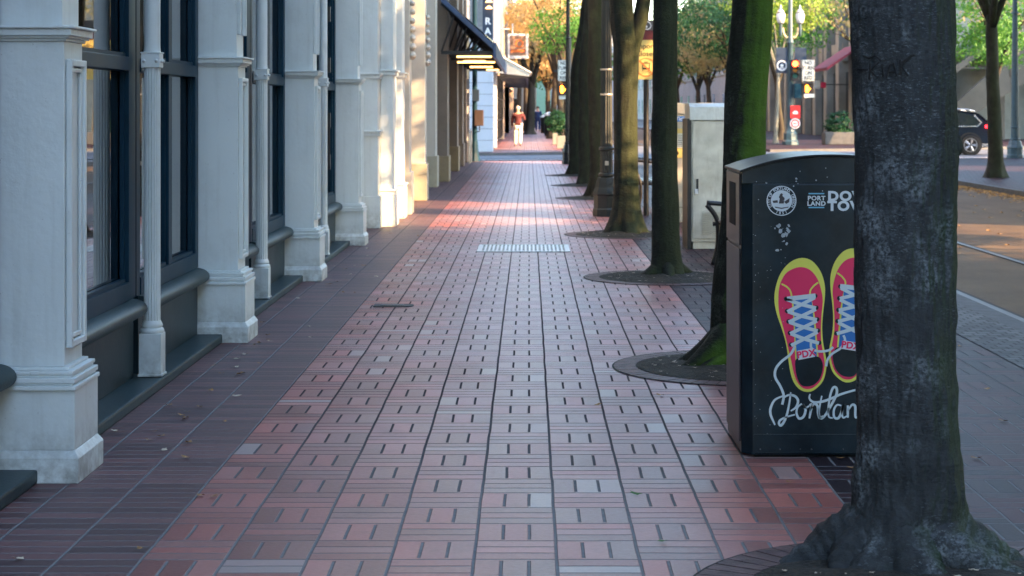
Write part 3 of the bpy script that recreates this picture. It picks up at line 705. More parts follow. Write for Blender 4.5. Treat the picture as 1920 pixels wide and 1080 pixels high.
def iron_column(Yc, parent):
    xc = -2.11; m = MB()
    m.box(xc - .062, xc + .062, Yc, Yc + .124, .062, .30); m.box(xc - .068, xc + .068, Yc - .006, Yc + .13, .062, .075)
    o = m.build('column', 'cream', parent, bevel=.004)
    m = MB(); yc = Yc + .062
    m.lathe([(.062, .30), (.068, .312), (.062, .326), (.054, .33), (.060, .342), (.054, .356), (.047, .37)], (xc, yc, 0), 32)
    m.build('base_ring', 'cream', o, smooth=True, auto=50)
    m = MB(); n = 96; k0 = 0
    prof = [.37, .44, 1.0, 1.72, 1.78]
    for z in prof:
        for q in range(n):
            an = 2 * math.pi * q / n; fl = abs(math.sin(an * 8)); r = .046 - (.0 if z in (.37, 1.78) else .010 * (1 - fl ** .6) * 1.0)
            m.v.append(Vector((xc + r * math.cos(an), yc + r * math.sin(an), z)))
    for i in range(len(prof) - 1):
        for q in range(n):
            a = i * n + q; b = i * n + (q + 1) % n; m.f.append((a, b, b + n, a + n))
    m.build('fluted_shaft', 'cream', o, smooth=True, auto=45)
    m = MB(); m.box(xc - .052, xc + .052, yc - .052, yc + .052, 1.782, 1.862); m.box(xc - .056, xc + .056, yc - .056, yc + .056, 1.862, 1.87)
    m.build('collar', 'cream', o, bevel=.004)
    for (dx, dy) in ((-.035, -.055), (.035, -.055), (.055, -.02), (.055, .03)): m = MB(); lump(m, (xc + dx, yc + dy, 1.82), .011, n=6); m.build('rosette', 'cream', o, smooth=True)
    m = MB(); m.lathe([(.048, 1.87), (.045, 1.9), (.045, 5.2)], (xc, yc, 0), 32); m.build('upper_shaft', 'cream', o, smooth=True, auto=50)

def bay_window(ya, yb, parent, mull=None, blind=True, sw2=None):
    """window between ya and yb in the facade plane x=-2.2, glass at -2.30"""
    fr = MB(); xf, xg = -2.2, -2.245; sw = .10
    bot, tr, top = .60, 1.80, 5.2; sw2 = sw2 or sw
    fr.box(xg - .02, xf, ya, ya + sw, .50, top); fr.box(xg - .02, xf, yb - sw2, yb, .50, top)
    fr.box(xg - .02, xf + .005, ya + sw, yb - sw2, .50, bot)
    segs = [(ya + sw, yb - sw2)]
    if mull: fr.box(xg - .02, xf - .002, mull - .05, mull + .05, bot, tr - .04); fr.box(xg - .02, xf - .002, mull - .05, mull + .05, tr + .04, top); segs = [(ya + sw, mull - .05), (mull + .05, yb - sw)]
    o = fr.build('window', 'navyframe', parent, bevel=.004)
    t = MB(); t.box(xg - .02, xf + .008, ya + sw, yb - sw2, tr - .038, tr + .038); t.build('transom', 'navyframe', o, bevel=.004)
    bd = MB()
    for a, b in segs:      # glazing beads
        for z0, z1 in ((bot, tr - .04), (tr + .04, top)):
            bd.box(xg, xg + .022, a, a + .018, z0, z1); bd.box(xg, xg + .022, b - .018, b, z0, z1)
            bd.box(xg, xg + .03, a + .018, b - .018, z0, z0 + .02)
    bd.build('glazing_bead', 'navyframe', o)
    g = MB()
    for a, b in segs:
        for z0, z1 in ((bot, tr), (tr, top)):
            g.box(xg - .012, xg - .006, a + .001, b - .001, z0 + .001, z1 - .002)
    g.build('pane', 'glass', o)
    if blind:
        q = MB()
        for a, b in segs: q.box(xg - .036, xg - .031, a, b, bot + .01, top)
        q.build('blind', 'blind', o)
def sill_set(ya, yb, parent):
    k = MB(); k.box(-2.24, -2.202, ya, yb, .06, .50); k.build('kick_panel', 'teal', parent)
    s = MB(); pts = [(-2.20 + .085 * math.sin(a), .445 + .055 * math.cos(a)) for a in [math.pi * q / 12 for q in range(13)]]
    e = .03
    s.prism(pts, lambda a, b, d: (a, d, b), ya + .0, yb - e)
    c = Vector((-2.20, yb - e, .445))
    s.build('rolled_sill', 'sillpaint', parent, smooth=True, auto=40, bevel=.0)
def step(ya, yb, parent):
    s = MB(); s.box(-2.24, -2.035, ya, yb, 0, .058); s.build('step', 'sillpaint', parent, bevel=.012)

pil = [3.0, 7.507, 12.03, 16.32, 20.6]
for y in pil: pilaster(y, b1)
cols = [5.2, 10.09, 14.25, 18.5]
for q, cy in enumerate(cols):
    y0 = pil[q] + .42; y1 = pil[q + 1] + .01
    iron_column(cy, b1)
    step(y0 + .02, y1 + .0, b1)
    sill_set(y0, cy + .0, b1); sill_set(cy + .125, y1, b1)
    bay_window(y0, cy + .05, b1, None, blind=(q in (2,)), sw2=.17)
    bay_window(cy + .07, y1 + .02, b1, cy + .07 + (y1 - cy) * .50, blind=(q in (0, 1, 2)))
w_ = MB()
for z0, z1 in ((0, .5), (5.2, 24)): w_.box(-2.6, -2.24, -12, 21.0, z0, z1)
w_.box(-2.6, -2.24, -12, 3.0, .5, 5.2); w_.build('wall', 'cream', b1)
w_ = MB(); w_.box(-6, -2.6, -12, 23, 5.2, 24); w_.build('upper_storeys', 'cream', b1)
w_ = MB(); w_.box(-6.2, -6.0, -12, 23, 0, 5.2); w_.box(-6, -2.35, -12, 21, -.01, .04); w_.box(-6, -2.61, -12, 21, 5.0, 5.19); w_.box(-6, -2.4, 20.9, 21.1, .05, 5.0); w_.build('interior', 'interior', b1)
w_ = MB(); w_.box(-2.24, -2.0, -12, 21.1, 5.2, 5.45); w_.box(-2.24, -1.85, -12, 21.1, 5.45, 5.6); w_.build('cornice', 'cream', b1)
# notice behind the first pane
pY = 9.3
nt = thing('paper_notice', (-2.262, pY, .85), 'white paper notice taped inside the first shop window', 'notice')
q = MB(); q.box(-2.2655, -2.264, 9.16, 9.56, .82, 1.08); q.build('sheet', 'offwhite', nt)
q = MB()
for i, (s, z, sz) in enumerate((('SMALL', 1.04, .04), ('BUSINESSES', 1.0, .042), ('OPEN AND', .955, .03), ('READY TO SERVE', .92, .022), ('THANK YOU', .88, .022))):
    add_text(q, s, sz, (-2.2635, 9.38, z), .0006, right=(0, 1, 0))
q.prism([(9.19, 1.0), (9.24, 1.0), (9.24, .93), (9.215, .89), (9.19, .93)], lambda a, b, d: (d, a, b), -2.2638, -2.2630)
q.build('lettering', 'ink', nt)
# door hardware of the third bay
for z in (.9, 1.35, 1.95, 2.5): q = MB(); q.box(-2.2, -2.15, 19.6, 19.66, z, z + .16); q.build('hinge', 'blacksteel', b1)
q = MB(); q.tube([(-2.13, 19.3, .95), (-2.13, 19.3, 1.35)], .012, 8); q.box(-2.2, -2.125, 19.29, 19.31, 1.0, 1.02); q.box(-2.2, -2.125, 19.29, 19.31, 1.28, 1.3)
q.build('door_handle', 'blacksteel', b1)

# ------------------------------------------------------------------ middle buildings on the left
b2 = thing('shop_building', (-2.2, 30, 0), 'cream building with smooth square piers and ornate brackets beyond the fluted columns', 'building')
def pier(Ya, dpt, xo, xi, parent, mat, pm, pz, name='pier', caps=(), foot=.02):
    m = MB(); m.box(xi, xo, Ya + foot, Ya + dpt, pz, 6.0)
    for z in caps: m.box(xi, xo + .03, Ya - .01, Ya + dpt + .02, z, z + .05); m.box(xi, xo + .05, Ya - .03, Ya + dpt + .03, z + .05, z + .075)
    o = m.build(name, mat, parent, bevel=.006)
    p = MB(); p.box(xi, xo + .035, Ya, Ya + dpt + .02, 0, pz); p.build('plinth', pm, o, bevel=.008)
    return o
pier(23.6, .5, -1.97, -2.3, b2, 'cream', 'cream', .42, caps=(1.2, 1.95))
pier(23.95, .62, -1.80, -1.965, b2, 'cream', 'cream', .42, caps=(.42, 2.0))
pier(25.7, .55, -1.80, -2.3, b2, 'cream', 'cream', .42, caps=(.42, 2.0))
p2 = [(26.75, .55, -1.77), (30.8, .55, -1.77), (36.0, .7, -1.86)]
for q, (y, d, xo) in enumerate(p2):
    pr = pier(y, d, xo, -2.3, b2, 'cream2', 'plinth' if q else 'cream2', .62)
    if q < 2:
        m = MB()     # ornate scroll bracket on the street face
        for k in range(7): lump(m, (xo + .03, y + d * .5 + .05, 2.35 + k * .13), .055 - .003 * k, 1, 2.4, 1.1, 8, k + q * 3)
        m.build('ornament', 'cream2', pr, smooth=True)
m = MB()
m.box(-2.6, -2.22, 21.05, 23.6, 0, 5.5); m.box(-2.6, -2.22, 24.7, 38.7, 0, .35); m.box(-2.6, -2.22, 24.7, 38.7, 3.2, 6); m.build('wall', 'cream', b2)
m = MB(); m.box(-2.6, -2.4, 24.7, 38.7, .35, 3.2); m.build('shop_window', 'darkwall', b2)
m = MB(); m.box(-6, -2.22, 21.05, 38.7, 6, 22); m.build('upper_storeys', 'cream', b2)
m = MB(); m.box(-2.2, -1.98, 27.4, 30.7, 0, .1); m.box(-2.2, -1.98, 31.5, 35.9, 0, .1); m.build('step', 'sillpaint', b2, bevel=.01)

b3 = thing('shop_building', (-2.2, 47, 0), 'brown stone shop building with ochre plinths under the blue steel canopy', 'building')
for q, (y, xo) in enumerate(((38.8, -1.75), (45.4, -1.80), (49.3, -1.81), (52.6, -1.83))):
    pier(y, .9, xo, -2.3, b3, 'tan', 'tan2' if q < 2 else 'tan', .62 if q else .55)
pier(54.0, .3, -1.78, -2.3, b3, 'stone', 'stone', .3)
m = MB(); m.box(-2.6, -2.22, 38.7, 54.3, 0, .4); m.box(-2.6, -2.22, 38.7, 54.3, 3.9, 7); m.build('wall', 'tan', b3)
m = MB(); m.box(-2.6, -2.35, 38.7, 54.3, .4, 3.9); m.build('shop_window', 'darkwall', b3)
m = MB(); m.box(-6, -2.22, 38.7, 54.3, 7, 22); m.build('upper_storeys', 'offbrick', b3)
m = MB(); m.tube([(-1.70, 51.5, 0), (-1.70, 51.5, .85), (-1.70, 51.8, .95), (-1.70, 53, .95), (-1.70, 53.2, .85), (-1.70, 53.2, 0)], .025, 8); m.build('handrail', 'steel', b3)
# canopy
cn = thing('canopy', (-1.7, 46, 2.9), 'sloping blue steel and glass canopy with trusses hanging over the pavement', 'canopy')
m = MB(); xw, xe = -1.86, -.75; zt, ze = 3.95, 2.92
for y in (38.2, 56.0): m.add([(xw, y, zt), (xe, y, ze), (xe, y, ze - .13), (xw, y, zt - .13), (xw, y + .12, zt), (xe, y + .12, ze), (xe, y + .12, ze - .13), (xw, y + .12, zt - .13)],
    [(0, 1, 2, 3), (4, 7, 6, 5), (0, 4, 5, 1), (3, 2, 6, 7), (1, 5, 6, 2), (0, 3, 7, 4)])
m.box(xe - .01, xe + .06, 38.15, 56.2, ze - .28, ze + .03); m.build('fascia', 'bluemetal', cn, bevel=.01)
for k in range(8):
    y = 38.4 + k * 2.45; m = MB()
    m.box(xw, xe, y - .03, y + .03, ze - .2, ze - .13)
    m.tube([(xw, y, zt - .16), (xe, y, ze - .12)], .035, 6)
    for u in (.25, .5, .75):
        xx = xw + (xe - xw) * u; zz = zt + (ze - zt) * u - .14
        m.tube([(xx - .27, y, ze - .15), (xx, y, zz)], .022, 6)
    m.build('truss', 'blacksteel', cn)
m = MB(); m.add([(xw, 38.3, zt + .02), (xe, 38.3, ze + .04), (xe, 56, ze + .04), (xw, 56, zt + .02), (xw, 38.3, zt + .035), (xe, 38.3, ze + .055), (xe, 56, ze + .055), (xw, 56, zt + .035)],
    [(0, 1, 2, 3), (4, 7, 6, 5), (0, 4, 5, 1), (1, 5, 6, 2), (2, 6, 7, 3), (3, 7, 4, 0)]); m.build('glass_roof', 'glass', cn)
for (y, a, b, z) in ((38.9, -1.55, -.8, ze - .24), (41.5, -1.5, -1.0, ze - .27), (43.5, -1.72, -.82, ze - .24), (47.5, -1.55, -.95, ze - .26), (51, -1.2, -.85, ze - .26)):
    m = MB(); m.tube([(a, y, z), (b, y, z)], .02, 8); m.build('glow_tube', 'lwarm', cn)  # warm emissive tubes added for the golden glow along the bars

# ------------------------------------------------------------------ next block on the left
b4 = thing('stone_building', (-2, 78, 0), 'white stone and grey brick building on the corner past the crossing', 'building')
m = MB(); m.box(-2.4, -1.32, 66.0, 67.4, 0, 4.2); m.box(-9, -2.4, 66.3, 67.4, 0, 22); m.build('corner_pier', 'stone', b4, bevel=.01)
m = MB(); m.box(-9, -1.36, 67.45, 94, 4.2, 20); m.box(-2.4, -1.36, 66.2, 67.44, 4.21, 20); m.build('upper_wall', 'greybrick', b4)
for y in (72.5, 118): m = MB(); m.box(-2.4, -1.30, y, y + 1.4, 0, 4.2); m.build('pier', 'stone', b4)
m = MB(); m.box(-9, -1.6, 67.4, 94, 0, 4.15); m.build('shopfront', 'darkwall', b4)
m = MB()
for k in range(80): y = 74.2 + k * .24; m.box(-1.38, -1.35, y, y + .03, .2, 1.05)
for z in (.2, 1.05, 2.0): m.box(-1.39, -1.34, 74, 94, z, z + .05)
for k in range(9): y = 74 + k * 2.4; m.box(-1.4, -1.33, y, y + .08, 1.1, 3.0)
m.build('iron_grille', 'blacksteel', b4)
b5 = thing('stone_building', (-4, 120, 0), 'sunlit peach stone building far down the left side of the street', 'building')
m = MB(); m.box(-12, -1.30, 94.1, 150, 3.0, 26); m.box(-12, -1.3, 94.1, 96, 0, 3.0); m.box(-12, -1.3, 118, 121, 0, 3); m.box(-12, -1.3, 148, 150, 0, 3); m.build('wall', 'peach', b5)
m = MB(); m.box(-12, -1.7, 96, 148, 0, 3); m.build('shopfront', 'darkwall', b5)
for k in range(8):
    for z in (4.5, 8, 11.5):
        m = MB(); m.box(-1.31, -1.27, 96.5 + k * 6.4, 99.3 + k * 6.4, z, z + 2); m.build('window', 'glass' if 0 else 'darkwall', b5)
cn2 = thing('canopy', (-1.3, 80, 2.95), 'flat dark slatted canopy over the pavement past the crossing', 'canopy')
m = MB()
for k in range(26): m.box(-1.35, -.10, 80 + k * 1.6, 80.5 + k * 1.6, 2.98, 3.03)
m.build('slats', 'blacksteel', cn2)
m = MB(); m.box(-1.3, -.08, 79.7, 79.95, 2.93, 3.2); m.box(-.14, -.04, 79.96, 122, 2.93, 3.15); m.box(-.75, -.69, 80, 122, 3.032, 3.08); m.build('frame', 'blacksteel', cn2)
cn3 = thing('canopy', (-1.3, 70, 3), 'pale gabled glass canopy above the dark slatted one', 'canopy')
m = MB(); Yk = 72.0
m.prism([(-1.32, 3.75), (.02, 2.98), (.02, 2.86), (-1.32, 3.0)], lambda a, b, d: (a, d, b), Yk, Yk + .08)
m.build('gable', 'chrome', cn3)
m = MB(); m.prism([(-1.32, 3.82), (.10, 3.03), (.10, 2.98), (-1.32, 3.76)], lambda a, b, d: (a, d, b), Yk - .1, Yk + 6); m.build('roof', 'white', cn3)
bs = thing('blade_sign', (-1.5, 65.5, 4), 'tall navy blade sign with pale letters R and A on the stone corner', 'sign')
m = MB(); m.box(X(905, 65.5), X(924, 65.5), 65.45, 65.6, Z(78, 65.5), 8.2); m.box(-1.5, -1.45, 65.6, 66.3, 5, 5.1); m.build('panel', 'navy', bs, bevel=.01)
m = MB(); cx = X(914.5, 65.4)
for s, py in (('R', 40), ('A', 59), ('E', 2), ('P', -17)): 
    if s in 'RA': add_text(m, s, .33, (cx, 65.448, Z(py, 65.4)), .012)
m.build('lettering', 'white', bs)
for z in (Z(5, 65.5), Z(17, 65.5)):
    m = MB(); m.lathe([(.02, .1), (.09, .05), (.13, 0)], (cx + .05, 65.2, z), 12); m.build('sign_lamp', 'lwarm', bs, smooth=True)
hs = thing('hanging_sign', (-.5, 88, 4.2), 'brown and orange hanging sign in a pale frame far down the left side', 'sign')
Yk = 88; m = MB(); xa, xb, za, zb = X(956, Yk), X(986, Yk), Z(106, Yk), Z(67, Yk)
m.box(xa - .1, xb + .12, Yk, Yk + .15, za - .1, zb + .1); m.box(xa - .7, xa, Yk + .03, Yk + .09, zb + .3, zb + .36); m.box(xa + .1, xa + .16, Yk + .03, Yk + .09, zb + .1, zb + .6); m.build('frame', 'white', hs, bevel=.01)
m = MB(); m.box(xa, xb, Yk - .02, Yk - .001, za + .06, zb); m.build('panel', 'bricktrim', hs)
m = MB(); cxx, czz = (xa + xb) / 2 + .07, (za + zb) / 2 + .12
for q in range(24):
    a0, a1 = 2 * math.pi * q / 24, 2 * math.pi * (q + 1) / 24
    m.prism([(cxx + r * math.cos(a), czz + r * math.sin(a)) for r, a in ((.13, a0), (.2, a0), (.2, a1), (.13, a1))], lambda a, b, d: (a, d, b), Yk - .03, Yk - .021)
m.box(xa + .04, xb - .04, Yk - .03, Yk - .021, za + .2, za + .34); m.build('emblem', 'orangepaint', hs)

# ------------------------------------------------------------------ right-hand side buildings
br = thing('concrete_building', (17.5, 95, 0), 'grey concrete building with tall narrow piers and a red awning across the junction', 'building')
m = MB(); CX, CY = 17.2, 92.0
m.box(CX + .8, 28, CY + .8, 150, 4.2, 9.4); m.box(CX + 2.4, 28, CY + 2.4, 150, 0, 4.2)
for k in range(8):
    for z in (4.21, 8.2): m.box(CX + .1, CX + .8, CY + 1 + k * 7.0, CY + 4.8 + k * 7.0, z + .0, z + 1.0)
m.build('wall', 'concrete', br)
for k in range(14):
    y = CY + k * 4.1
    m = MB(); m.box(CX - .1 + .06 * k * 0, CX + .75, y, y + 1.0, 0, 9.8); m.build('pier', 'concrete', br, bevel=.03)
for k in range(9):
    x = CX + 1.4 + k * 3.1
    m = MB(); m.box(x + 1.2, x + 2.0, CY, CY + .78, 0, 4.2) if k > 3 else m.box(x + 2.0, x + 2.5, CY + .2, CY + .78, 0, 4.2); m.build('pier', 'concrete_d', br, bevel=.03)
m = MB()
for k in range(13):
    y = CY + k * 4.1; m.box(CX + .3, CX + .36, y + 1.05, y + 4.05, 0, 3.6)
m.build('shop_window', 'carglass', br)
m = MB()
for k in range(13):
    for z in (5.4,): y = CY + k * 4.1; m.box(CX + .5, CX + .56, y + 1.05, y + 4.05, z, z + 1.8)
m.build('upper_window', 'carglass', br)
m = MB()   # outside stair with sloping parapet
m.prism([(19.5, .3), (20.6, .3), (27.5, 4.6), (27.5, 6.0), (25.5, 5.6)], lambda a, b, d: (a, d, b), CY - 1.6, CY - 1.3)
m.prism([(19.5, 1.9), (19.5, 2.3), (25.0, 6.3), (25.0, 5.9)], lambda a, b, d: (a, d, b), CY - .6, CY - .4)
m.build('stair_parapet', 'concrete_d', br, bevel=.02)
m = MB(); m.box(18, 30, CY - .2, CY + .1, 4.3, 4.6); m.box(18, 30, CY - .2, CY + .1, 3.6, 3.7)
for k in range(9): m.box(18 + k * 1.4, 18.15 + k * 1.4, CY - .15, CY + .05, 3.7, 4.3)
m.build('balcony', 'concrete_d', br)
m = MB(); ya = 93.2
m.add([(CX - .1, ya, 4.9), (CX - 1.9, ya, 3.7), (CX - 1.9, ya + 5, 3.7), (CX - .1, ya + 5, 4.9), (CX - .1, ya, 4.8), (CX - 1.9, ya, 3.55), (CX - 1.9, ya + 5, 3.55), (CX - .1, ya + 5, 4.8)],
      [(0, 1, 2, 3), (4, 7, 6, 5), (0, 4, 5, 1), (1, 5, 6, 2), (2, 6, 7, 3)]); m.build('awning', 'awnred', br)
ps = thing('projecting_sign', (16.6, 97, 2.8), 'small square white and magenta sign projecting between the concrete piers', 'sign')
m = MB(); Yk = 97; m.box(X(1526, Yk), X(1538, Yk), Yk, Yk + .1, Z(167, Yk), Z(151, Yk)); m.build('white_panel', 'white', ps, bevel=.05)
m = MB(); m.box(X(1539, Yk), X(1549, Yk), Yk, Yk + .1, Z(165, Yk), Z(154, Yk)); m.build('magenta_panel', 'pinkred', ps, bevel=.05)
m = MB(); m.box(X(1549, Yk), CX + .1, Yk + .04, Yk + .06, 2.85, 2.9); m.build('bracket', 'blacksteel', ps)

def block(name, label, x0, x1, y0, y1, h, mat, face, cat='building', win='carglass', fw=1.6, fh=2.0, gap=3.4):
    b = thing(name, ((x0 + x1) / 2, y0, 0), label, cat)
    m = MB(); m.box(x0, x1, y0, y1, 0, h); m.box(x0 - .15, x1 + .15, y0 - .15, y1 + .15, h, h + .5); m.build('wall', mat, b)
    for z in [z for z in (1.0,) + tuple(4.8 + 3.6 * k for k in range(9)) if z + fh < h - .4]:
        u0, u1 = (x0, x1) if face == 'y-' else (y0, y1); u = u0 + 1
        if u1 - u0 > 50: gap = 9.0
        while u + fw < u1:
            m = MB()
            if face == 'x-': m.box(x0 - .03, x0 + .05, u, u + fw, z, z + fh)
            elif face == 'x+': m.box(x1 - .05, x1 + .03, u, u + fw, z, z + fh)
            else: m.box(u, u + fw, y0 - .03, y0 + .05, z, z + fh)
            m.build('window', win, b); u += gap
        if face == 'x-': f2 = MB(); f2.box(x0 - .10, x0 - .031, y0, y1, z - .2, z - .05); f2.build('string_course', 'concrete', b)
    return b
# street wall opposite (partly reflected in the shop windows), gaps and depths cut to shape the sun patches
block('office_building', 'buff brick office block across the street before the junction', 16.5, 24, 20.3, 38.5, 23, 'offbrick', 'x-')
block('office_building', 'buff brick corner block across the street at the junction', 16.5, 24, 47.5, 55.5, 23, 'offbrick', 'x-')
block('office_building', 'unseen tower added east of the concrete building to shade it', 50, 64, 71, 86, 34, 'stone', 'x-')  # out of view, added to keep sun off the concrete front
block('office_building', 'buff brick office block across the street behind the viewer', 16.5, 20, -90, 11.2, 26, 'offbrick', 'x-')
block('office_building', 'pale tower closing the far end of the street', -14, 1, 250, 270, 15, 'peach', 'y-')
block('office_building', 'white building far down beyond the trees', 3, 12, 230, 250, 13, 'stone', 'y-', fw=1.2, gap=2.4)
block('office_building', 'brick block far down the left side of the street', -30, -2.5, 152, 240, 14, 'offbrick', 'x+')
block('office_building', 'grey block far down the right side of the street', 17.5, 45, 152, 300, 12, 'greybrick', 'x-')
hill = MB(); n = 60
for i in range(n + 1):
    for j in range(8):
        x = -260 + 520 * i / n; y = 330 + j * 40; hill.v.append(Vector((x, y, (j / 7) ** .7 * 26 * (.7 + .4 * noise.noise(Vector((x * .01, j * .3, 0)))) - .5)))
for i in range(n):
    for j in range(7): a = i * 8 + j; hill.f.append((a, a + 8, a + 9, a + 1))
struct(hill.build('hill', 'lf_deep', smooth=True))

# ------------------------------------------------------------------ far trees
far_tree(1.6, 74.5, 3.0, .16, 'bright green tree at the corner past the crossing, behind the turn sign', 'lf_green', 'big2', 4.9, .56, seed=3)
far_tree(1.6, 86, 3.2, .17, 'second tree past the crossing on the near side', 'lf_gold', 'big', 6.6, .7, seed=5)
far_tree(-.9 + .95, 112, 3.4, .28, 'thick sunlit trunk with golden leaves far down the pavement', 'lf_gold', 'wide', 6.6, 1.15, seed=6)
far_tree(1.2, 96, 3.4, .18, 'golden tree in the distant row over the pavement', 'lf_gold', 'big', 7.2, 1.0, seed=7)
far_tree(-.2, 128, 3.4, .22, 'golden tree near the far end of the pavement', 'lf_gold', 'wide', 7.2, 1.2, seed=8)
far_tree(1.5, 140, 3.4, .22, 'tan leaved tree near the far end of the pavement', 'lf_gold', 'wide', 6.2, 1.3, seed=9)
far_tree(-1.0, 165, 4, .25, 'broad golden tree at the far end of the street', 'lf_gold', 'wide', 7.4, 1.7, seed=10)
far_tree(4.0, 185, 4, .25, 'broad green tree at the far end of the street', 'lf_green', 'wide', 7.4, 1.9, seed=11)
fx = [(12.8, 92, 'lf_green', 'leafy green tree behind the double globe lamp post', 6.6), (10.2, 88, 'lf_deep', 'deep green tree behind the mossy trunk', 6.0), (10.6, 95, 'lf_tan', 'tan and green tree beyond the slim trunk and steel cabinet', 5.6),
      (10.5, 104, 'lf_tan', 'tan leaved tree between the two trunks over the ticket machine', 6.0), (10.7, 114, 'lf_deep', 'deep green tree far down the far pavement', 6.0), (10.5, 126, 'lf_green', 'green tree farther down the far pavement', 6.0),
      (10.5, 140, 'lf_tan', 'tan tree near the far end of the far pavement', 6.2)]
for q, (x, y, lf, lb, cz) in enumerate(fx): far_tree(x, y, 3.2, .17, lb, lf, ('big', 'wide', 'big2')[q % 3], cz, 1.0 + .03 * q, seed=20 + q)
far_tree(11.15, 82, 3.4, .10, 'young pale barked tree beside the concrete planter by the junction', 'lf_lime', 'big2', 6.3, .75, 'birch', seed=31)
far_tree(15.6, 84, 3.0, .16, 'tan leaved tree in front of the concrete piers', 'lf_tan', 'sparse', 6.6, 1.0, seed=33)
far_tree(19.5, 76, 3.0, .16, 'green leaved tree over the parked car', 'lf_green', 'big', 5.6, .95, seed=35, low=(18.9, 75.5, 4.3))
far_tree(21.5, 57.6, 3.2, .16, 'unseen tree added on the cross street kerb to shade the car', 'lf_green', 'wide', 6.0, 1.0, seed=41)  # out of view, added with the next one to shade car and cross street
far_tree(26.5, 58.5, 3.2, .16, 'second unseen tree added on the cross street kerb for shade', 'lf_green', 'wide', 6.0, 1.0, seed=42)
far_tree(22.0, 82, 3.6, .09, 'slim pale pole like tree behind the tall blue lamp post', 'lf_tan', 'sparse', 6.3, .9, 'birch', seed=37)

# ------------------------------------------------------------------ lamp posts
def lamp_post(loc, label, matn, scale=1.0, globes=True, arms=2, height=5.2):
    x, y, _ = loc; t = thing('lamp_post', loc, label, 'lamp post', 'cast iron lamp posts')
    m = MB(); n = 8
    m.lathe([(.20 * scale, 0), (.20 * scale, .10), (.185 * scale, .12), (.185 * scale, .30), (.20 * scale, .32), (.19 * scale, .36), (.165 * scale, .42), (.15 * scale, .50), (.13 * scale, .56)], (x, y, 0), n)
    o = m.build('base', matn, t, bevel=.006)
    m = MB(); r = .095 * scale; prof = [.56, .60, .9, 1.0, 1.02, 2.4, height]; nn = 48
    for z in prof:
        for q in range(nn):
            an = 2 * math.pi * q / nn; rr = (r * (1 - .09 * (z - .56))) * (1 - .14 * (1 - abs(math.sin(an * 6)) ** .5))
            m.v.append(Vector((x + rr * math.cos(an), y + rr * math.sin(an), z)))
    for i in range(len(prof) - 1):
        for q in range(nn): a = i * nn + q; b = i * nn + (q + 1) % nn; m.f.append((a, b, b + nn, a + nn))
    m.build('pole', matn, t, smooth=True, auto=45)
    for z, rr in ((.60, .12), (.98, .112), (height * .66, .085), (height * .9, .075)):
        m = MB(); m.lathe([(rr * scale * .8, z - .03), (rr * scale, z - .015), (rr * scale, z + .015), (rr * scale * .8, z + .03)], (x, y, 0), 24); m.build('ring', matn, t, smooth=True, auto=45)
    if globes:
        for s in (-1, 1):
            ax = x + s * .42 * scale; zt = height * .95
            m = MB(); pts = catmull([(x, y, zt - .25), (x + s * .18, y, zt - .36), (x + s * .34, y, zt - .28), (ax, y, zt - .1)], 5); m.tube(pts, .028, 8)
            a = m.build('arm', 'gold' if matn == 'lampblue' else matn, t, smooth=True)
            m = MB(); m.lathe([(.03, zt - .42), (.05, zt - .3), (.045, zt - .1), (.10, zt - .02), (.12, zt + .02)], (ax, y, 0), 16); m.build('holder', matn, t, smooth=True, auto=50)
            m = MB(); m.lathe([(.11, zt + .021), (.17, zt + .16), (.19, zt + .3), (.17, zt + .38)], (ax, y, 0), 20); g = m.build('globe', 'globe', t, smooth=True)
            m = MB(); m.lathe([(.18, zt + .381), (.16, zt + .44), (.08, zt + .52), (.035, zt + .56), (.03, zt + .66), (.005, zt + .74)], (ax, y, 0), 16); m.build('cap', matn if matn != 'lampblue' else 'chrome', g, smooth=True)
    return t
lp = lamp_post((1.125, 26.35, 0), 'dark fluted lamp post with an octagonal base just left of the forked tree', 'lampgreen', 1.0, True, height=6.5)
m = MB()
for z in (1.55 + (205 - 130) / F * 26.2, 1.55 + (205 - 177) / F * 26.2): m.lathe([(.088, z - .012), (.092, z), (.088, z + .012)], (1.125, 26.35, 0), 24)
m.box(1.10, 1.15, 26.22, 26.26, .74, .80); m.build('steel_band', 'steel', lp)
lamp_post((1.10, 51.3, 0), 'dark lamp post with paired arms at the near corner of the crossing', 'lampgreen', .85, True, height=5.4)
lamp_post((X(1903, 57.7), 57.7, 0), 'tall blue lamp post at the right edge beyond the far tree', 'lampblue', 1.35, True, height=7.0)

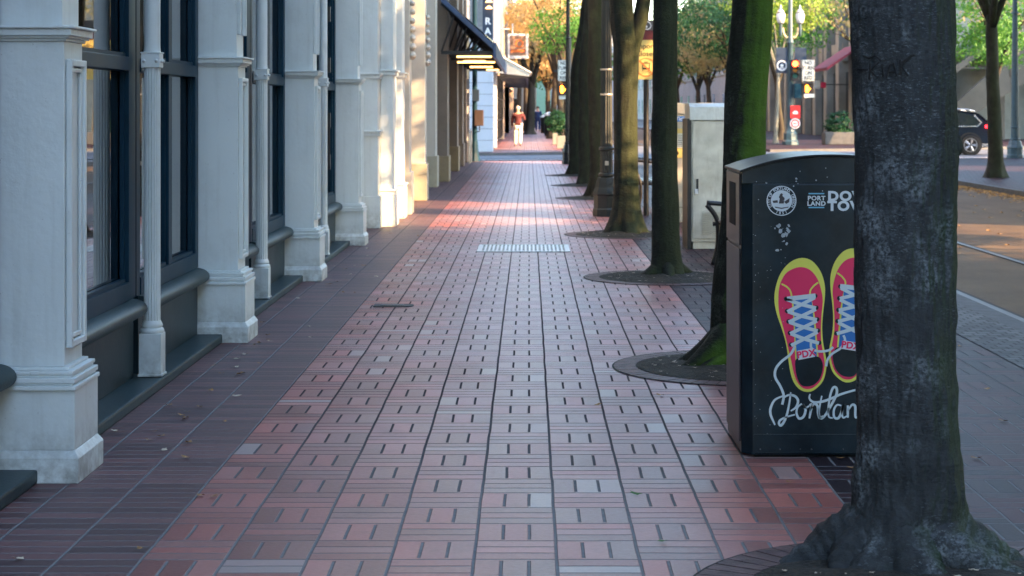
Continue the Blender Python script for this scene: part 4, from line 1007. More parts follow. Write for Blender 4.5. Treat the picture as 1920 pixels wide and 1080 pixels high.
# signal pole on the far corner
def ring(mb, cx, cz, r0, r1, y0, y1, n=28):
    for q in range(n):
        a0, a1 = 2 * math.pi * q / n, 2 * math.pi * (q + 1) / n
        mb.prism([(cx + r * math.cos(a), cz + r * math.sin(a)) for r, a in ((r0, a0), (r1, a0), (r1, a1), (r0, a1))], lambda a, b, d: (a, d, b), y0, y1)
def disc(mb, cx, cz, r, y0, y1, n=28):
    mb.prism([(cx + r * math.cos(2 * math.pi * q / n), cz + r * math.sin(2 * math.pi * q / n)) for q in range(n)], lambda a, b, d: (a, d, b), y0, y1)
def turn_sign(cx, cy, cz, wd, ht, label):
    t = thing('turn_sign', (cx, cy, cz), label, 'sign', 'no turn on red signs')
    m = MB(); m.box(cx - wd / 2, cx + wd / 2, cy, cy + .02, cz - ht / 2, cz + ht / 2); m.build('plate', 'signwhite', t, bevel=.01)
    m = MB(); s = ht * .235
    for k, wrd in enumerate(('NO', 'TURN', 'ON', 'RED')): add_text(m, wrd, s, (cx, cy - .002, cz + ht * (.35 - .235 * k)), s * .03, sx=.92)
    e = .02; x0, x1, z0, z1 = cx - wd / 2 + e, cx + wd / 2 - e, cz - ht / 2 + e, cz + ht / 2 - e
    for bx in ((x0, x1, z0, z0 + .01), (x0, x1, z1 - .01, z1), (x0, x0 + .01, z0 + .011, z1 - .011), (x1 - .01, x1, z0 + .011, z1 - .011)): m.box(bx[0], bx[1], cy - .003, cy - .0005, bx[2], bx[3])
    m.build('lettering', 'ink', t)
    m = MB(); m.box(cx - wd / 2 - .15, cx - .05, cy + .021, cy + .05, cz - .05, cz + .03); m.build('bracket', 'blacksteel', t)
    return t
def hand_signal(cx, cy, cz, wd, ht, label):
    t = thing('pedestrian_signal', (cx, cy, cz), label, 'signal', 'pedestrian signals showing an orange hand')
    m = MB(); m.box(cx - wd / 2, cx + wd / 2, cy, cy + .25, cz - ht / 2, cz + ht / 2); m.box(cx - wd / 2, cx + wd / 2, cy - .15, cy - .001, cz + ht / 2 - .02, cz + ht / 2); m.build('housing', 'blacksteel', t, bevel=.01)
    m = MB(); s = ht * .40; ox = cx - wd * .08
    palm = [(-.42, -.75), (.35, -.75), (.5, -.2), (.5, .15), (-.5, .15), (-.5, -.3)]
    m.prism([(ox + a * s * .7, cz + b * s) for a, b in palm], lambda a, b, d: (a, d, b), cy - .012, cy - .002)
    for fx_, hh in ((-.36, .72), (-.12, .9), (.12, .85), (.38, .62)):
        m.tube([(ox + fx_ * s * .7, cy - .008, cz + .1 * s), (ox + fx_ * s * .7, cy - .008, cz + hh * s)], s * .085, 6)
    m.tube([(ox + .35 * s, cy - .008, cz - .3 * s), (ox + .72 * s, cy - .008, cz + .15 * s)], s * .09, 6)
    m.build('hand', 'lhand', t)
    return t
Ys = 79.0; xs = X(1482, Ys)
sp_ = thing('signal_pole', (xs, Ys, 0), 'blue green signal pole with twin globe lamps on the far corner', 'lamp post')
m = MB(); m.lathe([(.36, 0), (.36, .15), (.30, .22), (.30, .5), (.24, .6), (.19, .75), (.17, .95)], (xs, Ys, 0), 8); m.build('base', 'lampblue', sp_, bevel=.01)
m = MB(); m.lathe([(.15, .95), (.14, 3.2), (.17, 3.25), (.17, 3.6), (.13, 3.62), (.12, 4.4), (.16, 4.45), (.10, 4.6), (.09, 9)], (xs, Ys, 0), 20); m.build('pole', 'lampblue', sp_, smooth=True, auto=45)
for s in (-1, 1):
    ax = xs + s * .42; zb = Z(45, Ys)
    m = MB(); m.tube(catmull([(xs, Ys, Z(68, Ys)), (xs + s * .18, Ys, Z(70, Ys)), (xs + s * .3, Ys, Z(62, Ys)), (xs + s * .33, Ys, Z(52, Ys))], 5), .05, 8); m.build('scroll_arm', 'gold', sp_, smooth=True)
    m = MB(); m.lathe([(.04, Z(68, Ys)), (.08, Z(60, Ys)), (.07, Z(45, Ys)), (.15, zb + .03)], (ax, Ys, 0), 14); m.build('holder', 'lampblue', sp_, smooth=True, auto=50)
    m = MB(); m.lathe([(.13, zb + .031), (.18, zb + .2), (.2, zb + .38), (.17, zb + .48)], (ax, Ys, 0), 18); g = m.build('globe', 'globe', sp_, smooth=True)
    m = MB(); m.lathe([(.2, zb + .481), (.13, zb + .58), (.05, zb + .66), (.03, zb + .8), (.005, zb + .85)], (ax, Ys, 0), 14); m.build('cap', 'chrome', g, smooth=True)
for nm, pa, pb, lab in (('banner', 1455, 1477, 'navy street banner with a round white emblem left of the signal pole'), ('banner', 1490, 1512, 'plain navy street banner right of the signal pole')):
    bt = thing(nm, (X((pa + pb) / 2, Ys), Ys, 3), lab, 'banner', 'street banners')
    m = MB(); m.box(X(pa, Ys), X(pb, Ys), Ys - .02, Ys + .0, Z(137 if pa < 1480 else 113, Ys), Z(90, Ys)); m.build('cloth', 'navy', bt)
    if pa < 1480:
        m = MB(); cx, cz = X(1466, Ys), Z(123, Ys); ring(m, cx, cz, .17, .23, Ys - .035, Ys - .021); disc(m, cx, cz, .07, Ys - .035, Ys - .021); m.box(cx - .1, cx + .1, Ys - .035, Ys - .021, cz - .13, cz - .09); m.build('emblem', 'white', bt)
    m = MB(); m.box(min(X(pa, Ys), xs), max(X(pb, Ys), xs), Ys + .001, Ys + .03, Z(90, Ys) - .02, Z(90, Ys) + .02); m.build('rod', 'lampblue', bt)
tl = thing('traffic_signal', (X(1491, Ys), Ys - .3, 2.9), 'traffic signal showing red on the far corner pole', 'traffic light')
Yt = Ys - .35; m = MB(); m.box(X(1484, Yt), X(1498, Yt), Yt, Yt + .25, Z(151, Yt), Z(111, Yt)); m.build('housing', 'blacksteel', tl, bevel=.02)
for py, mt, nm in ((119.5, 'lred', 'red_lens'), (131, 'lamber', 'amber_lens'), (142, 'lgreen', 'green_lens')):
    m = MB(); disc(m, X(1491, Yt), Z(py, Yt), .125 if mt == 'lred' else .10, Yt - .02, Yt - .001); m.build(nm, mt, tl)
    m = MB(); k0 = [(math.cos(a) * .14, math.sin(a) * .14) for a in [math.pi * q / 10 for q in range(11)]]
    for (a, b), (c2, d2) in zip(k0, k0[1:]): m.add([(X(1491, Yt) + a, Yt - .001, Z(py, Yt) + b), (X(1491, Yt) + c2, Yt - .001, Z(py, Yt) + d2), (X(1491, Yt) + c2, Yt - .18, Z(py, Yt) + d2), (X(1491, Yt) + a, Yt - .18, Z(py, Yt) + b)], [(0, 1, 2, 3)])
    m.build('visor', 'blacksteel', tl)
turn_sign(X(1513.5, Ys), Ys - .3, Z(132.5, Ys), .54, .92, 'white no turn on red sign on the far corner signal pole beside the red light')
hand_signal(X(1512, Ys), Ys - .45, Z(167, Ys), .5, .48, 'orange hand signal below the turn sign on the far corner')
cb = thing('control_box', (X(1493, Ys), Ys - .2, 2.4), 'blue grey control box on the far corner pole beside the orange hand', 'box')
m = MB(); m.box(X(1487, Ys), X(1500, Ys), Ys - .45, Ys - .15, Z(184, Ys), Z(157, Ys)); m.box(X(1489, Ys), X(1498, Ys), Ys - .46, Ys - .451, Z(182, Ys), Z(160, Ys)); m.build('box_body', 'navyframe', cb, bevel=.02)
m = MB(); m.box(X(1505, Ys), X(1524, Ys), Ys - .46, Ys - .43, Z(183, Ys), Z(176, Ys)); tag(m.build('street_plate', 'signwhite', base=(X(1515, Ys), Ys - .45, Z(180, Ys))), 'small white plate under the orange hand signal of the far corner', 'sign')
rs = thing('red_sign', (X(1490, Ys), Ys - .2, 1.5), 'square red sign with a white car symbol on the far corner pole', 'sign')
m = MB(); m.box(X(1481, Ys), X(1499, Ys), Ys - .22, Ys - .19, Z(222, Ys), Z(198, Ys)); m.build('plate', 'signred', rs)
m = MB(); cx, cz = X(1490, Ys), Z(211, Ys); m.prism([(cx - .11, cz - .06), (cx + .11, cz - .06), (cx + .11, cz + .01), (cx + .06, cz + .07), (cx - .06, cz + .07), (cx - .11, cz + .01)], lambda a, b, d: (a, d, b), Ys - .232, Ys - .221); m.build('car_symbol', 'white', rs)
rd = thing('round_sign', (X(1489, Ys), Ys - .2, 1.0), 'round white sign with a red ring under the red sign', 'sign')
m = MB(); cx, cz = X(1489.5, Ys), Z(231.5, Ys); disc(m, cx, cz, .225, Ys - .22, Ys - .19); m.build('plate', 'white', rd)
m = MB(); ring(m, cx, cz, .13, .18, Ys - .232, Ys - .221); m.box(cx - .09, cx + .09, Ys - .232, Ys - .221, cz - .02, cz + .02); m.build('emblem', 'signred', rd)
# signal group near centre
Yp = 66.5; xp = X(1067, Yp)
m = MB(); m.lathe([(.16, 0), (.16, .3), (.09, .4), (.08, 4.2)], (xp, Yp, 0), 12); tag(m.build('signal_post', 'lampgreen', base=(xp, Yp, 0), smooth=True, auto=45), 'dark post carrying the turn sign behind the distant trunks', 'post')
turn_sign(X(1057, Yp), Yp - .1, Z(132.5, Yp), .42, .76, 'white no turn on red sign against the green tree in the middle')
hand_signal(X(1055, Yp), Yp - .3, Z(168, Yp), .36, .42, 'orange hand signal against the green tree in the middle')
m = MB(); m.box(X(1048, Yp), X(1062, Yp), Yp - .2, Yp - .17, Z(186, Yp), Z(178, Yp)); tag(m.build('street_plate', 'signwhite', base=(X(1055, Yp), Yp - .2, Z(182, Yp))), 'small white plate under the middle orange hand signal', 'sign')
# left corner pole
Yl = 54.0; xl = X(890, Yl)
pl = thing('signal_pole', (xl, Yl, 0), 'dark blue signal pole on the left corner at the end of the shop front', 'pole')
m = MB(); m.lathe([(.17, 0), (.15, .1), (.12, .25), (.095, .55), (.09, .6)], (xl, Yl, 0), 8); m.build('base', 'navyframe', pl)
m = MB(); m.lathe([(.075, .6), (.07, 5.5)], (xl, Yl, 0), 16); m.build('pole', 'navyframe', pl, smooth=True, auto=40)
m = MB(); m.box(xl - .05, xl + .14, Yl - .35, Yl - .1, Z(190, Yl), Z(168, Yl)); m.build('signal_head', 'navy', pl, bevel=.015)
m = MB(); m.box(xl + .0, xl + .27, Yl - .28, Yl - .12, Z(236, Yl), Z(206, Yl)); tag(m.build('callbox', 'brownbox', base=(xl + .1, Yl - .2, 1.1), bevel=.02), 'brown metal box fixed to the left corner pole', 'box')
m = MB(); m.tube([(xl + .15, Yl - .2, Z(236, Yl)), (xl + .15, Yl - .2, Z(246, Yl)), (xl, Yl, Z(248, Yl))], .018, 6); m.build('bracket', 'blacksteel', pl)

# planter and shrub past the crossing
pp = thing('planter', (X(1050, 72), 72, 0), 'grey box planter with a leafy green shrub at the far kerb', 'planter')
m = MB(); m.box(X(1044, 72), X(1056, 72) + .2, 71.7, 72.4, 0, .5); m.build('box', 'concrete', pp, bevel=.02)
add_crown(pp, 'shrub', (X(1050, 72), 72, 1.05), 'lf_deep', 1.1)
pp2 = thing('planter', (X(1040, 80), 80, 0), 'second box planter with shrub behind the first at the far kerb', 'planter')
m = MB(); m.box(X(1036, 80), X(1050, 80), 79.7, 80.4, 0, .5); m.build('box', 'concrete', pp2, bevel=.02)
add_crown(pp2, 'shrub', (X(1043, 80), 80, 1.0), 'lf_deep', 1.0, 1)
pq = thing('planter', (14.0, 80, 0), 'low pale concrete planter beside the young tree at the junction', 'planter')
m = MB(); m.box(13.0, 14.9, 79.6, 80.6, 0, .55); m.build('box', 'kerb', pq, bevel=.05)
add_crown(pq, 'shrub', (13.7, 80.1, .9), 'lf_deep', 1.3, 2)
# distant pavement clutter
for q, (px, Y, hh, lab) in enumerate(((1021, 118, 1.2, 'distant dark litter bin with a pale top'), (1029, 105, 1.4, 'distant slim dark information post'), (1000, 150, 1.5, 'far dark kiosk at the end of the pavement'))):
    t = thing('litter_bin' if q == 0 else 'street_kiosk', (X(px, Y), Y, 0), lab, 'kiosk')
    m = MB(); m.lathe([(.25, 0), (.27, hh * .8), (.22, hh * .85)], (X(px, Y), Y, 0), 12); m.build('body', 'blacksteel', t)
    m = MB(); m.lathe([(.28, hh * .851), (.28, hh * .9), (.1, hh)], (X(px, Y), Y, 0), 12); m.build('lid', 'white', t)

# ------------------------------------------------------------------ street cabinets and station things
Yc = 20.1
k1 = thing('steel_cabinet', (2.15, Yc, 0), 'worn stainless steel utility cabinet with padlock and louvres behind the mossy tree', 'cabinet')
xa, xb = X(1296, Yc), X(1425, Yc); zt = Z(197, Yc)
m = MB(); m.box(xa, xb, Yc, Yc + .6, .08, zt - .17); m.box(xa + .02, xb - .02, Yc + .03, Yc + .57, 0, .079); m.build('body', 'steel', k1, bevel=.006)
m = MB(); m.prism([(Yc - .04, zt - .168), (Yc - .02, zt - .02), (Yc + .1, zt + .02), (Yc + .55, zt + .02), (Yc + .64, zt - .168)], lambda a, b, d: (d, a, b), xa - .02, xb + .02); m.build('hood', 'steel', k1, bevel=.004)
m = MB(); m.box(xa - .045, xa - .001, Yc - .02, Yc + .62, .0, zt - .15); m.build('edge_panel', 'blacksteel', k1, bevel=.004)
m = MB(); m.box(xa + .015, xb - .015, Yc - .018, Yc - .001, .12, zt - .19); dr = m.build('door', 'steel', k1, bevel=.004)
m = MB(); 
for k in range(11):
    z = Z(436 - k * 4, Yc); 
    for (u, v) in ((1316, 1334), (1336, 1352)): m.add([(X(u, Yc), Yc - .019, z), (X(v, Yc), Yc - .019, z), (X(v, Yc), Yc - .036, z - .014), (X(u, Yc), Yc - .036, z - .014), (X(v, Yc), Yc - .019, z - .016), (X(u, Yc), Yc - .019, z - .016)], [(0, 1, 2, 3), (3, 2, 4, 5)])
m.build('louvres', 'beige', dr)
m = MB(); m.box(X(1305, Yc), X(1309, Yc), Yc - .045, Yc - .019, Z(362, Yc), Z(335, Yc)); m.tube([(X(1307, Yc), Yc - .05, Z(352, Yc)), (X(1307, Yc), Yc - .06, Z(358, Yc))], .012, 8); m.build('latch', 'blacksteel', dr)
m = MB(); m.box(X(1302, Yc), X(1308, Yc), Yc - .07, Yc - .047, Z(364, Yc), Z(354, Yc)); m.build('padlock', 'white', dr, bevel=.004)

Yc = 24.9
k2 = thing('ticket_machine', (2.4, Yc, 0), 'beige ticket machine with blue and yellow bands beside the steel cabinet', 'ticket machine')
xa, xb = X(1262, Yc), X(1355, Yc); zt = Z(193, Yc)
m = MB(); m.box(xa, xb, Yc, Yc + .6, 0, zt - .15); m.box(xa - .012, xb + .012, Yc - .03, Yc + .62, zt - .149, zt); m.build('body', 'beige', k2, bevel=.01)
for (pa, pb, mt, nm) in ((218, 228, 'blueprint', 'blue_band'), (241, 250, 'signyellow', 'yellow_band'), (250.5, 277, 'signwhite', 'notice_panel'), (278, 296, 'signyellow', 'button_panel')):
    m = MB(); m.box(xa + .01, xb - .01, Yc - .012, Yc - .001, Z(pb, Yc), Z(pa, Yc)); p = m.build(nm, mt, k2)
    if nm == 'notice_panel':
        m = MB()
        for r_ in range(7):
            z = Z(253 + r_ * 3.4, Yc); m.box(xa + .05, xa + .28, Yc - .014, Yc - .0125, z - .007, z)
        m.build('lines', 'ink', p)
    if nm == 'blue_band':
        m = MB(); add_text(m, 'Tickets', .07, (xa + .14, Yc - .0135, Z(223, Yc)), .001); m.build('lettering', 'white', p)
    if nm == 'button_panel':
        m = MB()
        for u in (.05, .16, .27): disc(m, xa + u, Z(287, Yc), .028, Yc - .02, Yc - .0125, 14)
        m.build('button', 'blacksteel', p)
m = MB(); m.box(xa + .0, xb - .0, Yc - .006, Yc - .001, Z(389, Yc), Z(388, Yc)); m.build('seam', 'blacksteel', k2)

Yn = 26.4; cx = X(1212, Yn)
ss = thing('station_sign', (cx, Yn, 0), 'yellow temporarily closed tram stop sign between two dark trunks', 'sign')
wd = .30
m = MB(); m.lathe([(.04, 0), (.04, 3.0)], (cx, Yn + .06, 0), 12); m.build('post', 'blacksteel', ss, smooth=True, auto=40)
m = MB(); m.box(cx - wd, cx + wd, Yn, Yn + .03, Z(149, Yn), Z(75, Yn)); m.build('yellow_panel', 'signyellow', ss)
m = MB(); m.box(cx - wd, cx + wd, Yn, Yn + .04, Z(75, Yn) + .001, Z(57, Yn)); m.build('maroon_panel', 'maroon', ss)
m = MB(); m.box(cx - wd, cx + wd, Yn, Yn + .04, Z(57, Yn) + .001, Z(38, Yn)); m.build('emblem_panel', 'kerb', ss)
m = MB(); ring(m, cx + .01, Z(48, Yn), .048, .062, Yn - .008, Yn - .001); disc(m, cx, Z(50, Yn), .016, Yn - .008, Yn - .001); m.build('emblem', 'white', ss)
m = MB(); add_text(m, 'Temporarily', .105, (cx + .015, Yn - .002, Z(87, Yn)), .001); add_text(m, 'Closed', .105, (cx - .01, Yn - .002, Z(101, Yn)), .001)
z0 = Z(126, Yn); ux = .045
ring(m, cx, z0 + .001, .0, .0001, Yn - .002, Yn - .0015)
m.box(cx - .06, cx + .05, Yn - .003, Yn - .001, z0 + .052, z0 + .062); m.box(cx - .06, cx - .052, Yn - .003, Yn - .001, z0 - .05, z0 + .05); m.box(cx + .042, cx + .05, Yn - .003, Yn - .001, z0 - .05, z0 + .05)
m.box(cx - .05, cx + .04, Yn - .003, Yn - .001, z0 - .035, z0 - .008); m.box(cx - .06, cx + .05, Yn - .003, Yn - .001, z0 - .062, z0 - .052)
m.box(cx - .035, cx + .025, Yn - .003, Yn - .001, z0 + .07, z0 + .078); m.box(cx - .07, cx + .06, Yn - .003, Yn - .001, z0 - .085, z0 - .078); m.build('lettering', 'ink', ss)
m = MB(); ring(m, cx - .005, z0, .125, .137, Yn - .006, Yn - .0035, 36)
d45 = Vector((1, 0, -1)).normalized() * .128; m.prism([(cx - .005 - d45.x - .006, z0 - d45.z - .006), (cx - .005 + d45.x - .006, z0 + d45.z - .006), (cx - .005 + d45.x + .006, z0 + d45.z + .006), (cx - .005 - d45.x + .006, z0 - d45.z + .006)], lambda a, b, d: (a, d, b), Yn - .0065, Yn - .004)
m.build('prohibition_ring', 'orangepaint', ss)

def bench(x, y, label, zarm=.66):
    t = thing('bench', (x, y, 0), label, 'bench', 'black metal benches facing the tracks')
    m = MB()
    for k in range(6): m.box(x + .06 * k + .05, x + .06 * k + .09, y, y + 1.5, .43, .45)
    m.build('seat', 'blacksteel', t)
    for yy in (y, y + 1.46):
        m = MB(); m.tube(catmull([(x - .06, yy, zarm), (x + .02, yy, .5), (x + .05, yy, .40), (x + .05, yy, .2), (x + .0, yy, 0)], 4), .025, 8)
        m.tube([(x + .38, yy, 0), (x + .36, yy, .42)], .025, 8); m.tube([(x, yy, .41), (x + .38, yy, .41)], .022, 8); m.build('leg', 'blacksteel', t, smooth=True)
        m = MB(); m.tube(catmull([(x - .06, yy, zarm + .02), (x + .15, yy, zarm + .0), (x + .36, yy, zarm - .05), (x + .36, yy, .42)], 4), .024, 8); m.build('armrest', 'blacksteel', t, smooth=True)
    return t
bench(X(1332, 16.6) + .17, 16.6, 'black metal bench end showing between the mossy tree and the steel cabinet', .60)
bench(X(1195, 27.8), 27.8, 'black metal bench seen between the forked trunk and the slim trunk', .75)

# ------------------------------------------------------------------ the bin
BY = 8.07; K = F / BY
def bx(px): return (px - 992) / K
def bz(py): return H - (py - 205) / K
bn = thing('litter_bin', (1.34, 8.4, 0), 'black city litter bin with a pair of red and yellow sneakers printed on its side', 'litter bin')
xl_, xr_ = .95, 1.74; yb0, yb1 = 8.07, 8.70
def arch(x): u = (x - (xl_ + xr_) / 2) / ((xr_ - xl_) / 2); return 1.338 - .066 * abs(u) ** 2.2
outline = [(xl_ + .045, yb0), (xr_ - .045, yb0), (xr_, yb0 + .05), (xr_, yb1 - .03), (xr_ - .03, yb1), (xl_ + .03, yb1), (xl_, yb1 - .03), (xl_, yb0 + .05)]
m = MB(); m.prism(outline, lambda a, b, d: (a, b, d), .012, 1.22); m.build('body', 'binblack', bn, bevel=.006)
m = MB(); o2 = [(xl_ + .06, yb0 + .02), (xr_ - .06, yb0 + .02), (xr_ - .02, yb1 - .03), (xl_ + .02, yb1 - .03)]; m.prism(o2, lambda a, b, d: (a, b, d), 0, .0118); m.build('foot', 'void', bn)
m = MB(); n = 22; xx0, xx1 = xl_ - .0, xr_ + .0
prof = [(xx0 + (xx1 - xx0) * q / n) for q in range(n + 1)]
poly = [(xx0, 1.2205)] + [(x, arch(x)) for x in prof] + [(xx1, 1.2205)]
m.prism([(a, b) for a, b in poly], lambda a, b, d: (a, d, b), yb0 + .004, yb1 - .004); m.build('head', 'binblack', bn, bevel=.0)
m = MB(); poly = [(x, arch(x) + .001) for x in prof]
poly = poly + [(x, arch(x) + .012) for x in reversed(prof)]
poly[0] = (xx0 - .012, arch(xx0) - .004); poly[-1] = (xx0 - .012, arch(xx0) + .007)
m.prism(poly, lambda a, b, d: (a, d, b), yb0 - .012, yb1 + .01); m.build('lid', 'binlid', bn, bevel=.003)
m = MB(); m.box(xl_ - .008, xl_ - .001, yb0 + .062, yb1 - .045, .94, 1.262); hp = m.build('hopper', 'binside', bn, bevel=.004)
m = MB(); m.box(xl_ - .0095, xl_ - .0085, yb0 + .20, yb1 - .18, 1.02, 1.215); m.build('slot', 'void', hp)
m = MB(); m.box(xl_ - .008, xl_ - .001, yb0 + .062, yb1 - .045, .06, .925); m.build('side_door', 'binside', bn, bevel=.004)
m = MB(); m.box(xl_ + .05, xr_ - .05, yb0 - .006, yb0 - .0005, .02, .105); 
m.build('kick_strip', 'binblack', bn, bevel=.002)
m = MB()
for px in (1425, 1462, 1500, 1521, 1580): m = MB(); lump(m, (bx(px), yb0 - .007, bz(842)), .004, n=5); m.build('rivet', 'kerb', bn)
# printed wrap: layers 0.7 mm apart on the front face
def P2(zx, zy): return (bx(1420 + zx / 2.92), bz(450 + zy / 2.92))
def lay(k): return BY - .0008 - .0009 * k, BY - .0001 - .0009 * k
def plate(mb, pts, k): 
    y0, y1 = lay(k); mb.prism([(p.x, p.y) if hasattr(p, 'x') else p for p in pts], lambda a, b, d: (a, d, b), y0, y1)
def stroke(mb, pts, wd, k, smooth=6, tap=False):
    pts = catmull([(*P2(*p), 0) for p in pts], smooth) if smooth else [Vector((*P2(*p), 0)) for p in pts]
    hw = wd / 2.92 / K / 2; y0, y1 = lay(k); L_, R_ = [], []
    for i, p in enumerate(pts):
        d = (pts[min(i + 1, len(pts) - 1)] - pts[max(i - 1, 0)]).normalized(); n = Vector((-d.y, d.x, 0))
        hh = hw * (1 if not tap else (.55 + .45 * math.sin(math.pi * (i + 1) / (len(pts) + 1))))
        L_.append(p + n * hh); R_.append(p - n * hh)
    k0 = len(mb.v)
    for a in (L_, R_):
        for p in a: mb.v.append(Vector((p.x, y0, p.y)))
    N = len(pts)
    for i in range(N - 1): mb.f.append((k0 + i, k0 + i + 1, k0 + N + i + 1, k0 + N + i))
def mir(pts, on): return [(770 - a, b - 52) for a, b in pts] if on else pts
outer = [(245, 98), (300, 115), (345, 170), (368, 240), (370, 310), (360, 400), (355, 480), (360, 560), (375, 640), (378, 700), (360, 770), (320, 815), (280, 832), (235, 820), (200, 780), (180, 720), (168, 640), (155, 560), (135, 490), (105, 400), (93, 320), (105, 240), (135, 170), (185, 118)]
inner = [(240, 148), (290, 165), (330, 215), (352, 285), (358, 340), (352, 400), (348, 480), (350, 560), (364, 640), (367, 700), (350, 762), (315, 802), (280, 816), (238, 806), (208, 770), (190, 715), (178, 640), (162, 560), (143, 485), (120, 400), (115, 320), (122, 250), (150, 190), (190, 160)]
open_ = [(212, 652), (270, 642), (330, 638), (352, 660), (358, 700), (343, 755), (312, 790), (272, 801), (238, 792), (218, 755), (208, 705)]
for on in (0, 1):
    pr = MB(); plate(pr, catmull([(*P2(*p), 0) for p in mir(outer, on)], 4, True), 0); shoe = pr.build('printed_shoe', 'yellow', bn)
    pr = MB(); plate(pr, catmull([(*P2(*p), 0) for p in mir(inner, on)], 4, True), 1); pr.build('upper', 'pinkred', shoe)
    pr = MB()
    stroke(pr, mir([(132, 240), (168, 262), (186, 300), (200, 420), (212, 655)], on), 9, 2); stroke(pr, mir([(333, 232), (302, 258), (288, 298), (310, 420), (330, 640)], on), 9, 2)
    stroke(pr, mir([(158, 560), (180, 650), (200, 740), (232, 800), (285, 822), (340, 790), (368, 720)], on), 5, 2); pr.build('piping', 'yellow', shoe)
    pr = MB(); plate(pr, [P2(*p) for p in (mir([(196, 318), (296, 318), (326, 640), (216, 654)], on))], 3); pr.build('tongue', 'blueprint', shoe)
    pr = MB(); plate(pr, catmull([(*P2(*p), 0) for p in mir(open_, on)], 4, True), 4)
    eyl = [(158, 322), (163, 388), (170, 445), (178, 508), (184, 572)]; eyr = [(316, 306), (322, 370), (327, 434), (331, 495), (338, 562)]
    for e in eyl + eyr:
        (a, b), = mir([e], on); q_ = [P2(a + 13 * math.cos(t / 10 * 6.283), b + 13 * math.sin(t / 10 * 6.283)) for t in range(10)]; ey = MB(); plate(ey, q_, 4); ey.build('eyelet', 'binblack', shoe)
    pr.build('opening', 'binblack', shoe)
    pr = MB(); stroke(pr, mir([(162, 322), (318, 304)], on), 25, 5, 2)
    for a, b in zip(eyl, eyr[1:]): stroke(pr, mir([(a[0] + 4, a[1] + 4), ((a[0] + b[0]) / 2, (a[1] + b[1]) / 2 + 6), (b[0] - 2, b[1] + 2)], on), 19, 5, 5)
    for a, b in zip(eyl[1:], eyr): stroke(pr, mir([(a[0], a[1] + 4), ((a[0] + b[0]) / 2, (a[1] + b[1]) / 2 + 6), (b[0] - 2, b[1] + 8)], on), 19, 6, 5)
    pr.build('laces', 'lace', shoe)
    quad = [(218, 605), (302, 590), (314, 638), (224, 656)]
    if on: quad = [(470, 548), (556, 562), (548, 608), (462, 595)]
    pr = MB(); plate(pr, [P2(*p) for p in quad], 7); pr.build('label', 'offwhite', shoe)
    pr = MB(); c = (266, 623) if not on else (509, 578); q_ = P2(*c)
    add_text(pr, 'PDX', .041, (q_[0], lay(8)[0], q_[1]), .0016, rot=R(9 if not on else -8), spacing=1.05); pr.build('lettering', 'pinkred', shoe)
pr = MB()
stroke(pr, [(205, 580), (180, 625), (130, 665), (100, 705), (97, 750), (125, 800), (143, 850), (135, 900)], 14, 6)
stroke(pr, [(292, 560), (295, 590), (330, 608), (385, 604), (414, 585)], 13, 8); stroke(pr, [(470, 520), (478, 550), (455, 590), (410, 620), (385, 650), (375, 690)], 13, 8)
W = 14
for st in ([(182, 832), (176, 880), (165, 940), (150, 985), (130, 1014), (118, 1004), (125, 985), (160, 968), (205, 955)],
           [(142, 852), (95, 875), (72, 920), (72, 955), (84, 985), (96, 1012)],
           [(140, 865), (170, 848), (205, 854), (222, 880), (210, 915), (182, 935)],
           [(243, 895), (220, 915), (214, 948), (228, 976), (252, 966), (263, 930), (250, 898), (262, 918), (284, 906)],
           [(284, 904), (296, 900), (290, 940), (284, 976)], [(288, 935), (305, 900), (322, 900), (330, 915), (332, 950), (340, 974), (358, 962)],
           [(352, 852), (342, 900), (336, 950), (348, 976), (372, 956), (405, 900), (432, 845), (432, 810), (414, 808), (398, 850), (388, 920), (390, 965), (412, 974)],
           [(462, 908), (436, 902), (418, 930), (420, 968), (442, 974), (460, 940), (466, 905), (462, 950), (470, 972), (490, 962)],
           [(494, 904), (494, 972)], [(494, 935), (516, 902), (534, 910), (536, 968), (556, 962)],
           [(596, 905), (570, 905), (556, 940), (566, 972), (590, 955), (606, 860), (612, 820), (604, 900), (600, 968), (620, 966)],
           [(288, 842), (284, 866), (306, 886), (350, 884), (400, 868), (460, 842), (545, 818), (640, 800)]):
    stroke(pr, st, W, 4 + (len(st) % 3), 6, True)
pr.build('script_lettering', 'lace', bn)
# city seal, downtown logo, scuffs
cx, cz = bx(1465.3), bz(376.5); y0, y1 = lay(0)
pr = MB(); ring(pr, cx, cz, .0625, .0665, y0, y1, 40); disc(pr, cx, cz, .0475, y0, y1, 36); seal = pr.build('city_seal', 'offwhite', bn)
pr = MB()
txt = 'CITY OF PORTLAND, OREGON'
for i, ch in enumerate(txt):
    a = R(206) - R(232) * i / (len(txt) - 1)
    if ch != ' ': add_text(pr, ch, .0165, (cx + .0548 * math.cos(a), y0, cz + .0548 * math.sin(a)), .0004, rot=a - math.pi / 2)
for i, ch in enumerate('1851'):
    a = R(-112) + R(44) * i / 3; add_text(pr, ch, .0165, (cx + .0548 * math.cos(a), y0, cz + .0548 * math.sin(a)), .0004, rot=a + math.pi / 2)
pr.build('seal_lettering', 'offwhite', seal)
pr = MB(); y2 = lay(1)
def sp2(pts, k=1): pr.prism([(cx + a, cz + b) for a, b in pts], lambda a, b, d: (a, d, b), lay(k)[0], lay(k)[1])
sp2([(-.006, .03), (.0, .034), (.006, .03), (.004, .022), (.014, .012), (.01, -.012), (-.012, -.012), (-.008, .01), (-.012, .016)])
sp2([(-.04, .0), (-.018, .003), (-.016, -.008), (-.036, -.010)]); sp2([(.012, -.004), (.036, .012), (.034, -.006), (.02, -.014)])
sp2([(-.03, -.026), (.0, -.031), (.032, -.026), (.03, -.030), (.0, -.036), (-.028, -.031)]); pr.build('seal_figure', 'binside', seal)
pr = MB()
